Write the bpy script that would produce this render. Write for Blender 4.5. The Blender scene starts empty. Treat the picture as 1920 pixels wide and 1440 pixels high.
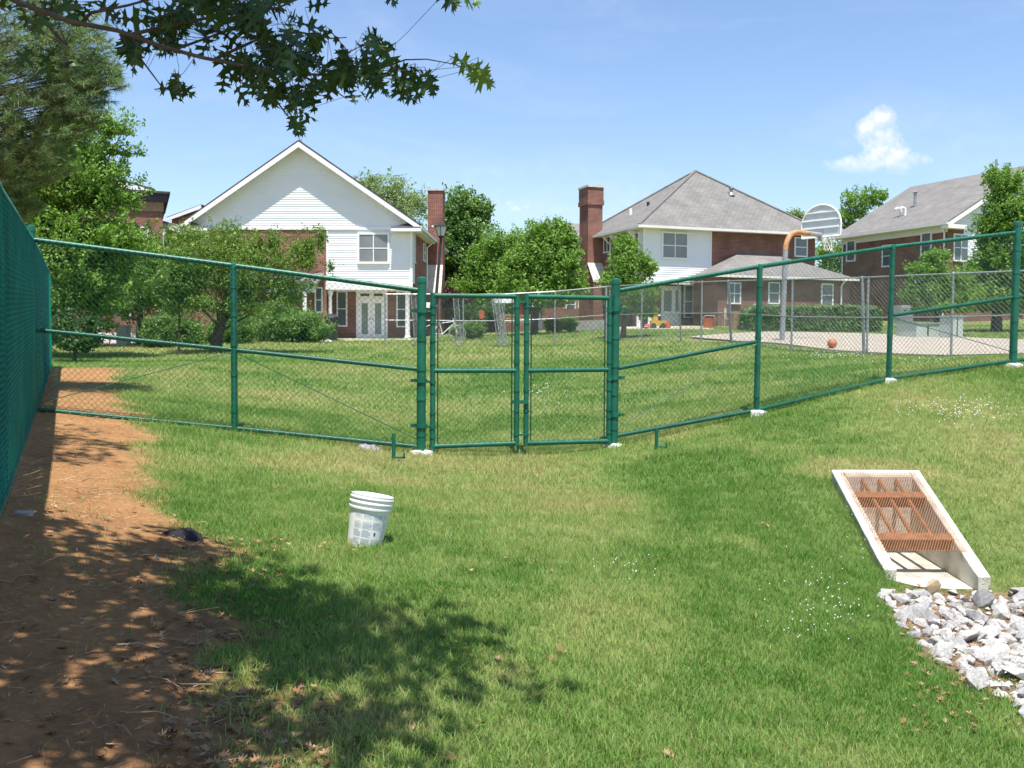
import bpy, math, random
import numpy as np
from mathutils import Vector, Matrix

random.seed(7); rng = np.random.default_rng(7)
S = bpy.context.scene
COL = S.collection

# ------------------------------------------------------------------ camera
F = 1850.0                                   # focal length in pixels of a 1920 px wide frame
PITCH = math.atan(78 / F); ROLL = 0.005
CAM = Vector((0, 0, 1.5))
RC = (Matrix.Rotation(math.pi / 2 - PITCH, 4, 'X') @ Matrix.Rotation(ROLL, 4, 'Z'))
cd = bpy.data.cameras.new('camera'); cd.sensor_width = 36; cd.lens = 36 * F / 1920
cd.clip_start = 0.05; cd.clip_end = 3000
camo = bpy.data.objects.new('camera', cd); COL.objects.link(camo)
camo.matrix_world = Matrix.Translation(CAM) @ RC
S.camera = camo
R3 = RC.to_3x3()

# ------------------------------------------------------------------ light
SUN_EL = math.radians(72); SUN_STR = 4.6; SKY_STR = 0.105
S.view_settings.view_transform = 'Standard'; S.view_settings.look = 'None'
S.view_settings.exposure = 0.9; S.view_settings.gamma = 1.0
S.view_settings.use_curve_mapping = False
SUN_AZ = math.radians(-6)                     # sun stands behind the camera, a touch to the right
sl = bpy.data.lights.new('sun', 'SUN'); sl.energy = SUN_STR; sl.angle = math.radians(0.53); sl.color = (1.0, 0.95, 0.87)
so = bpy.data.objects.new('sun', sl); COL.objects.link(so)
sd = Vector((math.sin(SUN_AZ) * math.cos(SUN_EL), math.cos(SUN_AZ) * math.cos(SUN_EL), -math.sin(SUN_EL)))
so.rotation_euler = sd.to_track_quat('-Z', 'Y').to_euler()
W = bpy.data.worlds.new('World'); S.world = W; W.use_nodes = True
def build_world():
    nt = W.node_tree; N = nt.nodes; L = nt.links; N.clear()
    out = N.new('ShaderNodeOutputWorld'); bg = N.new('ShaderNodeBackground'); bg.inputs[1].default_value = SKY_STR
    sky = N.new('ShaderNodeTexSky'); sky.sky_type = 'NISHITA'; sky.sun_disc = False
    sky.sun_elevation = SUN_EL; sky.sun_rotation = math.pi + SUN_AZ
    sky.altitude = 150; sky.air_density = 1.15; sky.dust_density = 0.5; sky.ozone_density = 4.0
    tc = N.new('ShaderNodeTexCoord'); sep = N.new('ShaderNodeSeparateXYZ'); L.new(tc.outputs['Generated'], sep.inputs[0])
    def m(op, a, b=None, c=None, clamp=False):
        n = N.new('ShaderNodeMath'); n.operation = op; n.use_clamp = clamp
        for i, v in enumerate((a, b, c)):
            if v is None: continue
            if isinstance(v, (int, float)): n.inputs[i].default_value = v
            else: L.new(v, n.inputs[i])
        return n.outputs[0]
    yy = m('MAXIMUM', sep.outputs[1], 0.02)
    u = m('DIVIDE', sep.outputs[0], yy); v = m('DIVIDE', sep.outputs[2], yy)
    cmb = N.new('ShaderNodeCombineXYZ'); L.new(u, cmb.inputs[0]); L.new(v, cmb.inputs[1])
    nz = N.new('ShaderNodeTexNoise'); nz.inputs['Scale'].default_value = 42; nz.inputs['Detail'].default_value = 8; nz.inputs['Roughness'].default_value = 0.62
    L.new(cmb.outputs[0], nz.inputs['Vector'])
    nz2 = N.new('ShaderNodeTexNoise'); nz2.inputs['Scale'].default_value = 80; nz2.inputs['Detail'].default_value = 7
    L.new(cmb.outputs[0], nz2.inputs['Vector'])
    def puff(px, py, rx, ry):
        cu = (px - 960) / F; cv = (645 - py) / F
        a = m('DIVIDE', m('SUBTRACT', u, cu), rx / F); b = m('DIVIDE', m('SUBTRACT', v, cv), ry / F)
        return m('SUBTRACT', 1.0, m('ADD', m('MULTIPLY', a, a), m('MULTIPLY', b, b)))
    p = None
    for q in ((1648, 225, 30, 26), (1622, 240, 28, 20), (1640, 262, 46, 40), (1655, 290, 58, 38), (1610, 312, 70, 22), (1672, 308, 62, 32)):
        w = puff(*q); p = w if p is None else m('SMOOTH_MAX', p, w, 0.5)
    cum = m('ADD', p, m('MULTIPLY', m('SUBTRACT', nz.outputs[0], 0.53), 3.4))
    fadeb = m('DIVIDE', m('SUBTRACT', v, (645 - 335) / F), 40 / F, clamp=True)
    cum = m('MULTIPLY', m('MULTIPLY', m('MULTIPLY', cum, 0.95, clamp=True), fadeb), 0.92)
    p2 = puff(975, 395, 30, 12); p3 = puff(955, 385, 20, 12)
    c2 = m('ADD', m('MAXIMUM', p2, p3), m('MULTIPLY', m('SUBTRACT', nz2.outputs[0], 0.6), 3.0))
    c2 = m('MULTIPLY', c2, 0.55, clamp=True)
    # thin high cirrus over the whole sky
    mp = N.new('ShaderNodeMapping'); mp.inputs['Scale'].default_value = (1.0, 1.0, 3.2); L.new(tc.outputs['Generated'], mp.inputs[0])
    nc = N.new('ShaderNodeTexNoise'); nc.inputs['Scale'].default_value = 3.4; nc.inputs['Detail'].default_value = 8; nc.inputs['Roughness'].default_value = 0.58
    nc.inputs['Distortion'].default_value = 0.5; L.new(mp.outputs[0], nc.inputs['Vector'])
    ci = m('MULTIPLY', m('SUBTRACT', nc.outputs[0], 0.5), 1.5, clamp=True)
    ci = m('MULTIPLY', ci, 0.45)
    tot = m('MAXIMUM', m('MAXIMUM', cum, c2), ci, clamp=True)
    tint = N.new('ShaderNodeMix'); tint.data_type = 'RGBA'; tint.blend_type = 'MULTIPLY'; tint.inputs[0].default_value = 1.0
    L.new(sky.outputs[0], tint.inputs[6]); tint.inputs[7].default_value = (0.97, 0.955, 0.995, 1)
    mix = N.new('ShaderNodeMix'); mix.data_type = 'RGBA'; L.new(tot, mix.inputs[0]); L.new(tint.outputs[2], mix.inputs[6])
    cs = N.new('ShaderNodeMix'); cs.data_type = 'RGBA'; L.new(m('MULTIPLY', m('SUBTRACT', nz2.outputs[0], 0.35), 2.6, clamp=True), cs.inputs[0]); cs.inputs[6].default_value = (4.6, 4.9, 5.5, 1); cs.inputs[7].default_value = (6.6, 6.6, 6.7, 1); L.new(cs.outputs[2], mix.inputs[7])  # cloud's inner shading painted in: bluish grey to white, mixed by noise
    L.new(mix.outputs[2], bg.inputs[0]); L.new(bg.outputs[0], out.inputs[0])
build_world()

# ------------------------------------------------------------------ helpers
def ray(px, py):
    return R3 @ Vector(((px - 960) / F, -(py - 720) / F, -1))
def at(px, py, Y):
    w = ray(px, py); return CAM + w * (Y / w.y)
def link(o, parent=None):
    COL.objects.link(o)
    if parent is not None: o.parent = parent
    return o
def tag(o, label=None, cat=None, group=None, kind=None):
    if label: o['label'] = label
    if cat: o['category'] = cat
    if group: o['group'] = group
    if kind: o['kind'] = kind
    return o
def thing(name, label, cat, loc=(0, 0, 0), rz=0, group=None):
    o = bpy.data.objects.new(name, None); o.empty_display_size = 0.2
    o.location = loc; o.rotation_euler = (0, 0, rz)
    return tag(link(o), label, cat, group)
def fast_mesh(name, V, Fc, k, cols=None, smooth=False):
    """V (n,3) array, Fc (m,k) index array"""
    me = bpy.data.meshes.new(name); V = np.asarray(V, np.float32); Fc = np.asarray(Fc, np.int32)
    me.vertices.add(len(V)); me.vertices.foreach_set('co', V.ravel())
    me.loops.add(Fc.size); me.loops.foreach_set('vertex_index', Fc.ravel())
    me.polygons.add(len(Fc)); me.polygons.foreach_set('loop_start', np.arange(0, Fc.size, k, dtype=np.int32))
    try: me.polygons.foreach_set('loop_total', np.full(len(Fc), k, np.int32))
    except Exception: pass
    if smooth: me.polygons.foreach_set('use_smooth', np.ones(len(Fc), bool))
    if cols is not None:
        a = me.color_attributes.new('Col', 'FLOAT_COLOR', 'POINT')
        c = np.ones((len(V), 4), np.float32); c[:, :3] = cols; a.data.foreach_set('color', c.ravel())
    me.update(calc_edges=True); me.validate()
    return me
def mesh_obj(name, me, mat, parent=None):
    if mat is not None and not me.materials: me.materials.append(mat)
    return link(bpy.data.objects.new(name, me), parent)

class MB:
    def __init__(s): s.v = []; s.f = []
    def add(s, vs, fs):
        b = len(s.v); s.v += [tuple(p) for p in vs]; s.f += [tuple(b + i for i in f) for f in fs]; return s
    def box(s, x0, x1, y0, y1, z0, z1):
        return s.add([(x0, y0, z0), (x1, y0, z0), (x1, y1, z0), (x0, y1, z0), (x0, y0, z1), (x1, y0, z1), (x1, y1, z1), (x0, y1, z1)],
                     [(3, 2, 1, 0), (4, 5, 6, 7), (0, 1, 5, 4), (1, 2, 6, 5), (2, 3, 7, 6), (3, 0, 4, 7)])
    def prism(s, poly, d):
        n = len(poly); d = Vector(d)
        vs = [Vector(p) for p in poly] + [Vector(p) + d for p in poly]
        return s.add(vs, [tuple(range(n))[::-1], tuple(range(n, 2 * n))] + [(i, (i + 1) % n, n + (i + 1) % n, n + i) for i in range(n)])
    def tube(s, pts, r, n=8, caps=True):
        pts = [Vector(p) for p in pts]; m = len(pts); rs = r if isinstance(r, (list, tuple)) else [r] * m
        up = Vector((0, 0, 1)); prev = None; b = len(s.v)
        for i, p in enumerate(pts):
            t = (pts[min(i + 1, m - 1)] - pts[max(i - 1, 0)]).normalized()
            if prev is None:
                a = t.cross(up)
                if a.length < 0.05: a = t.cross(Vector((1, 0, 0)))
            else: a = prev - t * prev.dot(t)
            a.normalize(); prev = a; c = t.cross(a)
            for k in range(n):
                q = 2 * math.pi * k / n
                s.v.append(tuple(p + (a * math.cos(q) + c * math.sin(q)) * rs[i]))
        for i in range(m - 1):
            for k in range(n):
                k2 = (k + 1) % n
                s.f.append((b + i * n + k, b + i * n + k2, b + (i + 1) * n + k2, b + (i + 1) * n + k))
        if caps:
            s.f.append(tuple(b + k for k in range(n))[::-1]); s.f.append(tuple(b + (m - 1) * n + k for k in range(n)))
        return s
    def lathe(s, prof, n=24, c=(0, 0, 0)):
        b = len(s.v); m = len(prof)
        for r, z in prof:
            for k in range(n):
                q = 2 * math.pi * k / n; s.v.append((c[0] + r * math.cos(q), c[1] + r * math.sin(q), c[2] + z))
        for i in range(m - 1):
            for k in range(n):
                k2 = (k + 1) % n
                s.f.append((b + i * n + k, b + i * n + k2, b + (i + 1) * n + k2, b + (i + 1) * n + k))
        return s
    def mesh(s, name, mat, smooth=False):
        me = bpy.data.meshes.new(name); me.from_pydata(s.v, [], s.f); me.update()
        if smooth:
            me.polygons.foreach_set('use_smooth', [True] * len(me.polygons))
            try: me.set_sharp_from_angle(angle=math.radians(40))
            except Exception: pass
        me.materials.append(mat); return me
    def build(s, name, mat, parent=None, smooth=False):
        return mesh_obj(name, s.mesh(name, mat, smooth), None, parent)

# ------------------------------------------------------------------ materials
def nodes(mat):
    mat.use_nodes = True; nt = mat.node_tree; nt.nodes.clear()
    out = nt.nodes.new('ShaderNodeOutputMaterial'); return nt, nt.nodes, nt.links, out
def pmat(name, col, rough=0.6, var=0.12, scale=6.0, bump=0.0, bscale=60.0, metal=0.0, spec=0.5, col2=None, thr=None):
    mt = bpy.data.materials.new(name); nt, N, L, out = nodes(mt)
    b = N.new('ShaderNodeBsdfPrincipled'); b.inputs['Roughness'].default_value = rough; b.inputs['Metallic'].default_value = metal
    b.inputs['Specular IOR Level'].default_value = spec
    tc = N.new('ShaderNodeTexCoord')
    nz = N.new('ShaderNodeTexNoise'); nz.inputs['Scale'].default_value = scale; nz.inputs['Detail'].default_value = 6; L.new(tc.outputs['Object'], nz.inputs['Vector'])
    rp = N.new('ShaderNodeValToRGB'); L.new(nz.outputs[0], rp.inputs[0])
    if col2 is None: c1 = [c * (1 - var) for c in col]; c2 = [min(1, c * (1 + var)) for c in col]
    else: c1 = col; c2 = col2
    lo, hi = thr or (0.3, 0.7)
    rp.color_ramp.elements[0].position = lo; rp.color_ramp.elements[1].position = hi
    rp.color_ramp.elements[0].color = (*c1, 1); rp.color_ramp.elements[1].color = (*c2, 1)
    L.new(rp.outputs[0], b.inputs['Base Color'])
    if bump > 0:
        n2 = N.new('ShaderNodeTexNoise'); n2.inputs['Scale'].default_value = bscale; n2.inputs['Detail'].default_value = 5; L.new(tc.outputs['Object'], n2.inputs['Vector'])
        bp = N.new('ShaderNodeBump'); bp.inputs['Strength'].default_value = bump; bp.inputs['Distance'].default_value = 0.02
        L.new(n2.outputs[0], bp.inputs['Height']); L.new(bp.outputs[0], b.inputs['Normal'])
    L.new(b.outputs[0], out.inputs[0]); return mt
def wallcoord(N, L, zs=1.0):
    tc = N.new('ShaderNodeTexCoord'); sp = N.new('ShaderNodeSeparateXYZ'); L.new(tc.outputs['Object'], sp.inputs[0])
    ad = N.new('ShaderNodeMath'); ad.operation = 'ADD'; L.new(sp.outputs[0], ad.inputs[0]); L.new(sp.outputs[1], ad.inputs[1])
    mu = N.new('ShaderNodeMath'); mu.operation = 'MULTIPLY'; L.new(sp.outputs[2], mu.inputs[0]); mu.inputs[1].default_value = zs
    cb = N.new('ShaderNodeCombineXYZ'); L.new(ad.outputs[0], cb.inputs[0]); L.new(mu.outputs[0], cb.inputs[1])
    return tc, cb
def brick_mat(name, c1, c2, mortar, bw=0.21, rh=0.072, ms=0.008, rough=0.85, bump=0.5, zs=1.0, stain=0.25):
    mt = bpy.data.materials.new(name); nt, N, L, out = nodes(mt)
    b = N.new('ShaderNodeBsdfPrincipled'); b.inputs['Roughness'].default_value = rough; b.inputs['Specular IOR Level'].default_value = 0.25
    tc, cb = wallcoord(N, L, zs)
    br = N.new('ShaderNodeTexBrick'); br.inputs['Scale'].default_value = 1.0
    br.inputs['Brick Width'].default_value = bw; br.inputs['Row Height'].default_value = rh; br.inputs['Mortar Size'].default_value = ms
    br.inputs['Color1'].default_value = (*c1, 1); br.inputs['Color2'].default_value = (*c2, 1); br.inputs['Mortar'].default_value = (*mortar, 1)
    L.new(cb.outputs[0], br.inputs['Vector'])
    nz = N.new('ShaderNodeTexNoise'); nz.inputs['Scale'].default_value = 1.3; nz.inputs['Detail'].default_value = 8; L.new(tc.outputs['Object'], nz.inputs['Vector'])
    rp = N.new('ShaderNodeMapRange'); rp.inputs[1].default_value = 0.3; rp.inputs[2].default_value = 0.7; rp.inputs[3].default_value = 1 - stain; rp.inputs[4].default_value = 1 + stain
    L.new(nz.outputs[0], rp.inputs[0])
    vm = N.new('ShaderNodeVectorMath'); vm.operation = 'SCALE'; L.new(br.outputs[0], vm.inputs[0]); L.new(rp.outputs[0], vm.inputs['Scale'])
    L.new(vm.outputs[0], b.inputs['Base Color'])
    bp = N.new('ShaderNodeBump'); bp.inputs['Strength'].default_value = bump; bp.inputs['Distance'].default_value = 0.01; bp.invert = True
    L.new(br.outputs['Fac'], bp.inputs['Height']); L.new(bp.outputs[0], b.inputs['Normal'])
    L.new(b.outputs[0], out.inputs[0]); return mt
def leaf_mat(name, trans=0.35, rough=0.5, spec=0.3):
    mt = bpy.data.materials.new(name); nt, N, L, out = nodes(mt)
    at_ = N.new('ShaderNodeAttribute'); at_.attribute_name = 'Col'
    b = N.new('ShaderNodeBsdfPrincipled'); b.inputs['Roughness'].default_value = rough; b.inputs['Specular IOR Level'].default_value = spec
    L.new(at_.outputs[0], b.inputs['Base Color'])
    t = N.new('ShaderNodeBsdfTranslucent')
    h = N.new('ShaderNodeVectorMath'); h.operation = 'MULTIPLY'; L.new(at_.outputs[0], h.inputs[0]); h.inputs[1].default_value = (1.25, 1.35, 0.7)
    L.new(h.outputs[0], t.inputs[0])
    mx = N.new('ShaderNodeMixShader'); mx.inputs[0].default_value = trans; L.new(b.outputs[0], mx.inputs[1]); L.new(t.outputs[0], mx.inputs[2])
    L.new(mx.outputs[0], out.inputs[0]); return mt

M = {}
M['green'] = pmat('green_vinyl_coating', (0.005, 0.092, 0.056), 0.42, 0.3, 7, 0.12, 60, spec=0.45, col2=(0.012, 0.142, 0.09))
M['green_wire'] = pmat('green_wire', (0.006, 0.07, 0.05), 0.45, 0.1, 9)
M['slat'] = pmat('green_slat_plastic', (0.01, 0.20, 0.155), 0.38, 0.25, 3, spec=0.5)
def slat_material():
    mt = bpy.data.materials.new('green_slat_plastic_thin'); nt, N, L, out = nodes(mt); b = N.new('ShaderNodeBsdfPrincipled'); b.inputs['Base Color'].default_value = (.015, .30, .23, 1); b.inputs['Roughness'].default_value = .35
    t = N.new('ShaderNodeBsdfTranslucent'); t.inputs[0].default_value = (.10, .85, .68, 1); mx = N.new('ShaderNodeMixShader'); mx.inputs[0].default_value = .65; L.new(b.outputs[0], mx.inputs[1]); L.new(t.outputs[0], mx.inputs[2]); L.new(mx.outputs[0], out.inputs[0]); return mt
M['slat2'] = slat_material()
M['galv'] = pmat('galvanised_steel', (0.34, 0.35, 0.36), 0.45, 0.15, 8, metal=0.5)
M['galvwire'] = pmat('galvanised_wire', (0.28, 0.29, 0.30), 0.45, 0.1, 8, metal=0.4)
M['pole'] = pmat('grey_pole_steel', (0.33, 0.34, 0.36), 0.5, 0.15, 6, metal=0.3)
M['rustpole'] = pmat('rusty_pole_paint', (0.42, 0.17, 0.05), 0.8, 0.3, 14, 0.2, 80, col2=(0.45, 0.30, 0.20), thr=(0.4, 0.7))
M['rust'] = pmat('rusty_steel', (0.27, 0.12, 0.05), 0.85, 0.25, 18, 0.3, 120)
M['rustmesh'] = pmat('rusty_expanded_metal', (0.31, 0.155, 0.08), 0.85, 0.25, 18)
M['conc'] = pmat('pale_concrete', (0.44, 0.40, 0.32), 0.9, 0.14, 7, 0.4, 70, col2=(0.62, 0.585, 0.50), thr=(0.32, 0.55))
M['concgrey'] = pmat('grey_concrete', (0.36, 0.35, 0.33), 0.9, 0.14, 3, 0.2, 60)
M['footing'] = pmat('footing_concrete', (0.62, 0.60, 0.55), 0.95, 0.2, 12, 0.5, 50)
M['patio'] = pmat('patio_concrete', (0.52, 0.46, 0.38), 0.9, 0.1, 1.5, 0.1, 40)
M['court'] = pmat('court_asphalt', (0.34, 0.295, 0.235), 0.9, 0.1, 2.2, 0.3, 120)
M['white'] = pmat('white_paint', (0.78, 0.78, 0.77), 0.5, 0.03, 2)
M['siding'] = pmat('white_vinyl_siding', (0.78, 0.79, 0.79), 0.5, 0.03, 1.2)
M['trim'] = pmat('cream_gutter', (0.70, 0.69, 0.63), 0.45, 0.04, 2)
M['darkroof'] = pmat('dark_roof_edge', (0.05, 0.05, 0.06), 0.85, 0.3, 8)
M['glass'] = pmat('window_glass', (0.09, 0.105, 0.12), 0.06, 0.2, 0.8, spec=0.9)
M['blind'] = pmat('window_with_blind', (0.18, 0.19, 0.19), 0.12, 0.15, 1.5, spec=0.7)
M['doorglass'] = pmat('door_glass', (0.22, 0.27, 0.24), 0.12, 0.2, 1.0, spec=0.7)
M['brick'] = brick_mat('red_brick', (0.245, 0.075, 0.045), (0.17, 0.05, 0.032), (0.34, 0.28, 0.24))
M['brickb'] = brick_mat('brown_brick', (0.225, 0.08, 0.05), (0.16, 0.058, 0.038), (0.28, 0.22, 0.19))
M['shingle'] = brick_mat('grey_shingle', (0.225, 0.217, 0.205), (0.18, 0.173, 0.165), (0.125, 0.12, 0.115), bw=0.30, rh=0.10, ms=0.012, rough=0.95, bump=0.6, zs=1.6, stain=0.14)
M['shingled'] = brick_mat('dark_shingle', (0.10, 0.09, 0.095), (0.07, 0.065, 0.07), (0.05, 0.05, 0.05), bw=0.30, rh=0.10, ms=0.012, rough=0.95, bump=0.6, zs=1.6, stain=0.2)
M['black'] = pmat('black_paint', (0.02, 0.02, 0.022), 0.5, 0.2, 6)
M['blackcloth'] = pmat('black_weed_fabric', (0.018, 0.018, 0.022), 0.75, 0.4, 20, 0.4, 60, spec=0.25)
M['greycloth'] = pmat('grey_plastic_sheet', (0.20, 0.19, 0.20), 0.5, 0.5, 25, 0.4, 60)
M['bucket'] = pmat('white_bucket_plastic', (0.76, 0.76, 0.74), 0.35, 0.04, 8)
M['bucketmud'] = pmat('mud_stain', (0.55, 0.42, 0.28), 0.8, 0.2, 20)
M['print'] = pmat('grey_print', (0.56, 0.58, 0.62), 0.5, 0.15, 60)
M['printb'] = pmat('blue_grey_print', (0.45, 0.50, 0.57), 0.5, 0.2, 60)
M['printd'] = pmat('dark_blue_print', (0.04, 0.06, 0.15), 0.5, 0.1, 60)
M['labelwhite'] = pmat('label_paper', (0.70, 0.71, 0.73), 0.45, 0.04, 20)
M['orange'] = pmat('orange_ball_rubber', (0.55, 0.17, 0.05), 0.6, 0.1, 30, 0.15, 300)
M['red'] = pmat('red_plastic', (0.60, 0.03, 0.03), 0.4, 0.1, 8)
M['orangep'] = pmat('orange_plastic', (0.45, 0.10, 0.03), 0.5, 0.1, 8)
M['yellow'] = pmat('yellow_plastic', (0.50, 0.33, 0.03), 0.5, 0.1, 8)
M['hoop'] = pmat('rim_orange', (0.6, 0.13, 0.04), 0.5, 0.1, 8)
M['board'] = pmat('backboard_white', (0.60, 0.63, 0.63), 0.45, 0.06, 3)
M['net'] = pmat('white_net_cord', (0.75, 0.73, 0.68), 0.9, 0.05, 8)
M['util'] = pmat('utility_green_box', (0.22, 0.32, 0.24), 0.5, 0.08, 3)
M['utilw'] = pmat('utility_pale_box', (0.42, 0.48, 0.43), 0.5, 0.08, 3)
M['wood'] = pmat('weathered_wood', (0.30, 0.20, 0.12), 0.85, 0.25, 9, 0.3, 60)
M['bark'] = pmat('bark', (0.09, 0.07, 0.055), 0.95, 0.4, 14, 0.8, 30)
M['rock'] = pmat('limestone', (0.36, 0.35, 0.335), 0.9, 0.3, 11, 0.7, 45, col2=(0.62, 0.60, 0.565), thr=(0.35, 0.65))
M['rockb'] = pmat('blue_grey_limestone', (0.28, 0.275, 0.275), 0.9, 0.3, 9, 0.6, 40, col2=(0.44, 0.43, 0.42), thr=(0.35, 0.65))
M['rocktan'] = pmat('tan_stone', (0.50, 0.36, 0.20), 0.9, 0.2, 8, 0.5, 40, col2=(0.62, 0.48, 0.32))
M['leaf'] = leaf_mat('tree_leaf')
M['oakleaf'] = leaf_mat('oak_leaf', 0.22, 0.4, 0.4)
M['needle'] = leaf_mat('pine_needle', 0.15, 0.5)
M['grass'] = leaf_mat('grass_blade', 0.35, 0.55, 0.25)
M['litter'] = leaf_mat('dead_leaf', 0.05, 0.85, 0.1)
M['lampglass'] = pmat('lamp_glass', (0.55, 0.56, 0.55), 0.25, 0.05, 3)

# ------------------------------------------------------------------ ground
ctrl_px = [(685, 1020, 7.2), (790, 853, 11.83), (1151, 839, 12.57), (1419, 777, 13.1), (1667, 716, 14.15), (1899, 688, 14.55),
    (440, 807, 11.67), (66, 772, 11.2), (5, 945, 6.05), (97, 692, 20.6), (970, 741, 17.5), (970, 690, 23), (970, 648, 36), (740, 646, 36),
    (620, 640, 44), (780, 634, 49), (500, 634, 49), (260, 648, 33), (402, 662, 29), (300, 684, 20), (150, 652, 33), (545, 642, 37),
    (1150, 626, 40), (1300, 640, 31.5), (1560, 657, 25.5), (1466, 641, 28.5), (1790, 669, 22.2), (1600, 628, 37), (1900, 640, 31),
    (1900, 603, 55), (1600, 602, 58), (1180, 613, 52), (1330, 613, 50), (1450, 625, 38), (700, 700, 21), (1250, 700, 21), (500, 730, 17),
    (1500, 690, 20.5), (1300, 905, 9.9), (1050, 930, 9.3), (1550, 850, 10.6), (500, 900, 9.3), (330, 1005, 6.7), (200, 880, 8.5),
    (1570, 897, 9.4), (1722, 902, 9.4), (1640, 1085, 8.05), (1880, 1085, 8.05), (1900, 870, 10.4),
    (1920, 1330, 5.4), (1700, 1130, 7.45), (1920, 1110, 7.8), (1500, 1250, 5.5), (1400, 1100, 6.7), (1500, 1000, 7.9), (1300, 1150, 6.05), (1500, 1440, 4.3), (1850, 1440, 4.55)]
ctrl = [tuple(at(*c)) for c in ctrl_px]
ctrl += [(0, 3.7, -0.1), (-1.6, 3.1, 0.10), (-2.2, 4.2, 0.2), (-1.0, 4.5, 0.03), (0, 0, 0.0), (-3, 0, .3), (0, -8, .1), (-8, -8, .8), (8, -8, -.2), (4, 0, -.35),
         (9, 6, .1), (12, 9, .9), (14, 15, 1.5), (-9, 6, .75), (-14, 18, 1.1), (-20, 35, 1.7), (26, 30, 2.1), (34, 55, 3.2), (-25, 55, 1.9), (0, 65, 2.2), (0, 75, 2.3), (40, 75, 3.6), (-30, 75, 2.2),
         (30, 12, 3.2), (-28, 0, 2.0), (30, -10, 1.5), (-28, -10, 2.0)]
P = np.array(ctrl)
def tpsU(r2): return np.where(r2 > 1e-9, 0.5 * r2 * np.log(np.maximum(r2, 1e-9)), 0)
_n = len(P); _d = ((P[:, None, :2] - P[None, :, :2]) ** 2).sum(-1)
_A = np.zeros((_n + 3, _n + 3)); _A[:_n, :_n] = tpsU(_d) + np.eye(_n) * 0.35
_A[:_n, _n] = 1; _A[:_n, _n + 1:] = P[:, :2]; _A[_n, :_n] = 1; _A[_n + 1:, :_n] = P[:, :2].T
_w = np.linalg.solve(_A, np.concatenate([P[:, 2], np.zeros(3)]))
def G(x, y):
    x = np.clip(np.asarray(x, float), -34, 44); y = np.clip(np.asarray(y, float), -12, 78)
    shp = np.broadcast(x, y).shape; xf = np.broadcast_to(x, shp).ravel(); yf = np.broadcast_to(y, shp).ravel(); o = np.empty(xf.size)
    for i in range(0, xf.size, 60000):
        a = xf[i:i + 60000]; b = yf[i:i + 60000]
        r2 = (a[:, None] - P[None, :, 0]) ** 2 + (b[:, None] - P[None, :, 1]) ** 2
        o[i:i + 60000] = tpsU(r2) @ _w[:_n] + _w[_n] + a * _w[_n + 1] + b * _w[_n + 2]
    return o.reshape(shp)
_hx = np.arange(-34, 44.01, .25); _hy = np.arange(-12, 78.01, .25); _H = G(*np.meshgrid(_hx, _hy)); _HL = _H.tolist(); _mx = len(_hx) - 1.001; _my = len(_hy) - 1.001
def g(x, y):
    a = min(max((x + 34) * 4, 0), _mx); b = min(max((y + 12) * 4, 0), _my); i = int(a); j = int(b); a -= i; b -= j
    return (_HL[j][i] * (1 - a) + _HL[j][i + 1] * a) * (1 - b) + (_HL[j + 1][i] * (1 - a) + _HL[j + 1][i + 1] * a) * b
def G(x, y):
    a = np.clip((np.asarray(x, float) + 34) * 4, 0, _mx); b = np.clip((np.asarray(y, float) + 12) * 4, 0, _my)
    i = a.astype(int); j = b.astype(int); a = a - i; b = b - j
    return (_H[j, i] * (1 - a) + _H[j, i + 1] * a) * (1 - b) + (_H[j + 1, i] * (1 - a) + _H[j + 1, i + 1] * a) * b
def on(px, py, Y):
    p = at(px, py, Y); p.z = g(p.x, p.y); return p

def vnoise(x, y, seed=0):
    """smooth value noise for masks"""
    r = np.random.default_rng(seed).random((64, 64)); xi = np.floor(x).astype(int); yi = np.floor(y).astype(int)
    fx = x - xi; fy = y - yi; fx = fx * fx * (3 - 2 * fx); fy = fy * fy * (3 - 2 * fy)
    q = lambda a, b: r[a % 64, b % 64]
    return (q(xi, yi) * (1 - fx) + q(xi + 1, yi) * fx) * (1 - fy) + (q(xi, yi + 1) * (1 - fx) + q(xi + 1, yi + 1) * fx) * fy
def fbm(x, y, seed=0): return (vnoise(x, y, seed) + .5 * vnoise(2.1 * x, 2.1 * y, seed + 1) + .25 * vnoise(4.3 * x, 4.3 * y, seed + 2)) / 1.75

def ground_hit(px, py):
    w = ray(px, py); t = 2.0
    while t < 120:
        p = CAM + w * t
        if p.z < g(p.x, p.y): break
        t += .25
    lo, hi = t - .25, t
    for k in range(9):
        t = (lo + hi) / 2; p = CAM + w * t
        if p.z < g(p.x, p.y): hi = t
        else: lo = t
    return p
# worn strip of bare soil along the screened fence: its right edge as (y, x)
edge_px = [(520, 1440), (455, 1300), (470, 1180), (395, 1090), (430, 1015), (330, 965), (318, 890), (285, 805), (228, 735), (236, 692)]
edge = [ground_hit(*p) for p in edge_px]
EY = np.array([0] + [p.y for p in edge] + [edge[-1].y + 0.7, edge[-1].y + 1.2]); EX = np.array([0.2] + [p.x for p in edge] + [edge[-1].x - 0.9, -30])
o_ = np.argsort(EY); EY = EY[o_]; EX = EX[o_]
def dirt_mask(x, y):
    e = np.interp(y, EY, EX) - .06 + (fbm(x * 2.3, y * 2.3, 5) - .5) * .75 + (fbm(x * 7, y * 7, 6) - .5) * .3
    m = np.clip((e - x) / 0.42 + .5, 0, 1)
    # bare earth scar in the shaded grass
    m2 = np.clip(1.3 - np.hypot((x + 0.95) / .28, (y - 3.75) / .42) + (fbm(x * 4, y * 4, 9) - .5), 0, 1)
    return np.maximum(m, np.minimum(m2, .55))
rip_poly = [ground_hit(*p) for p in [(1672, 1098), (1800, 1108), (1845, 1098), (1925, 1085)]]
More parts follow.
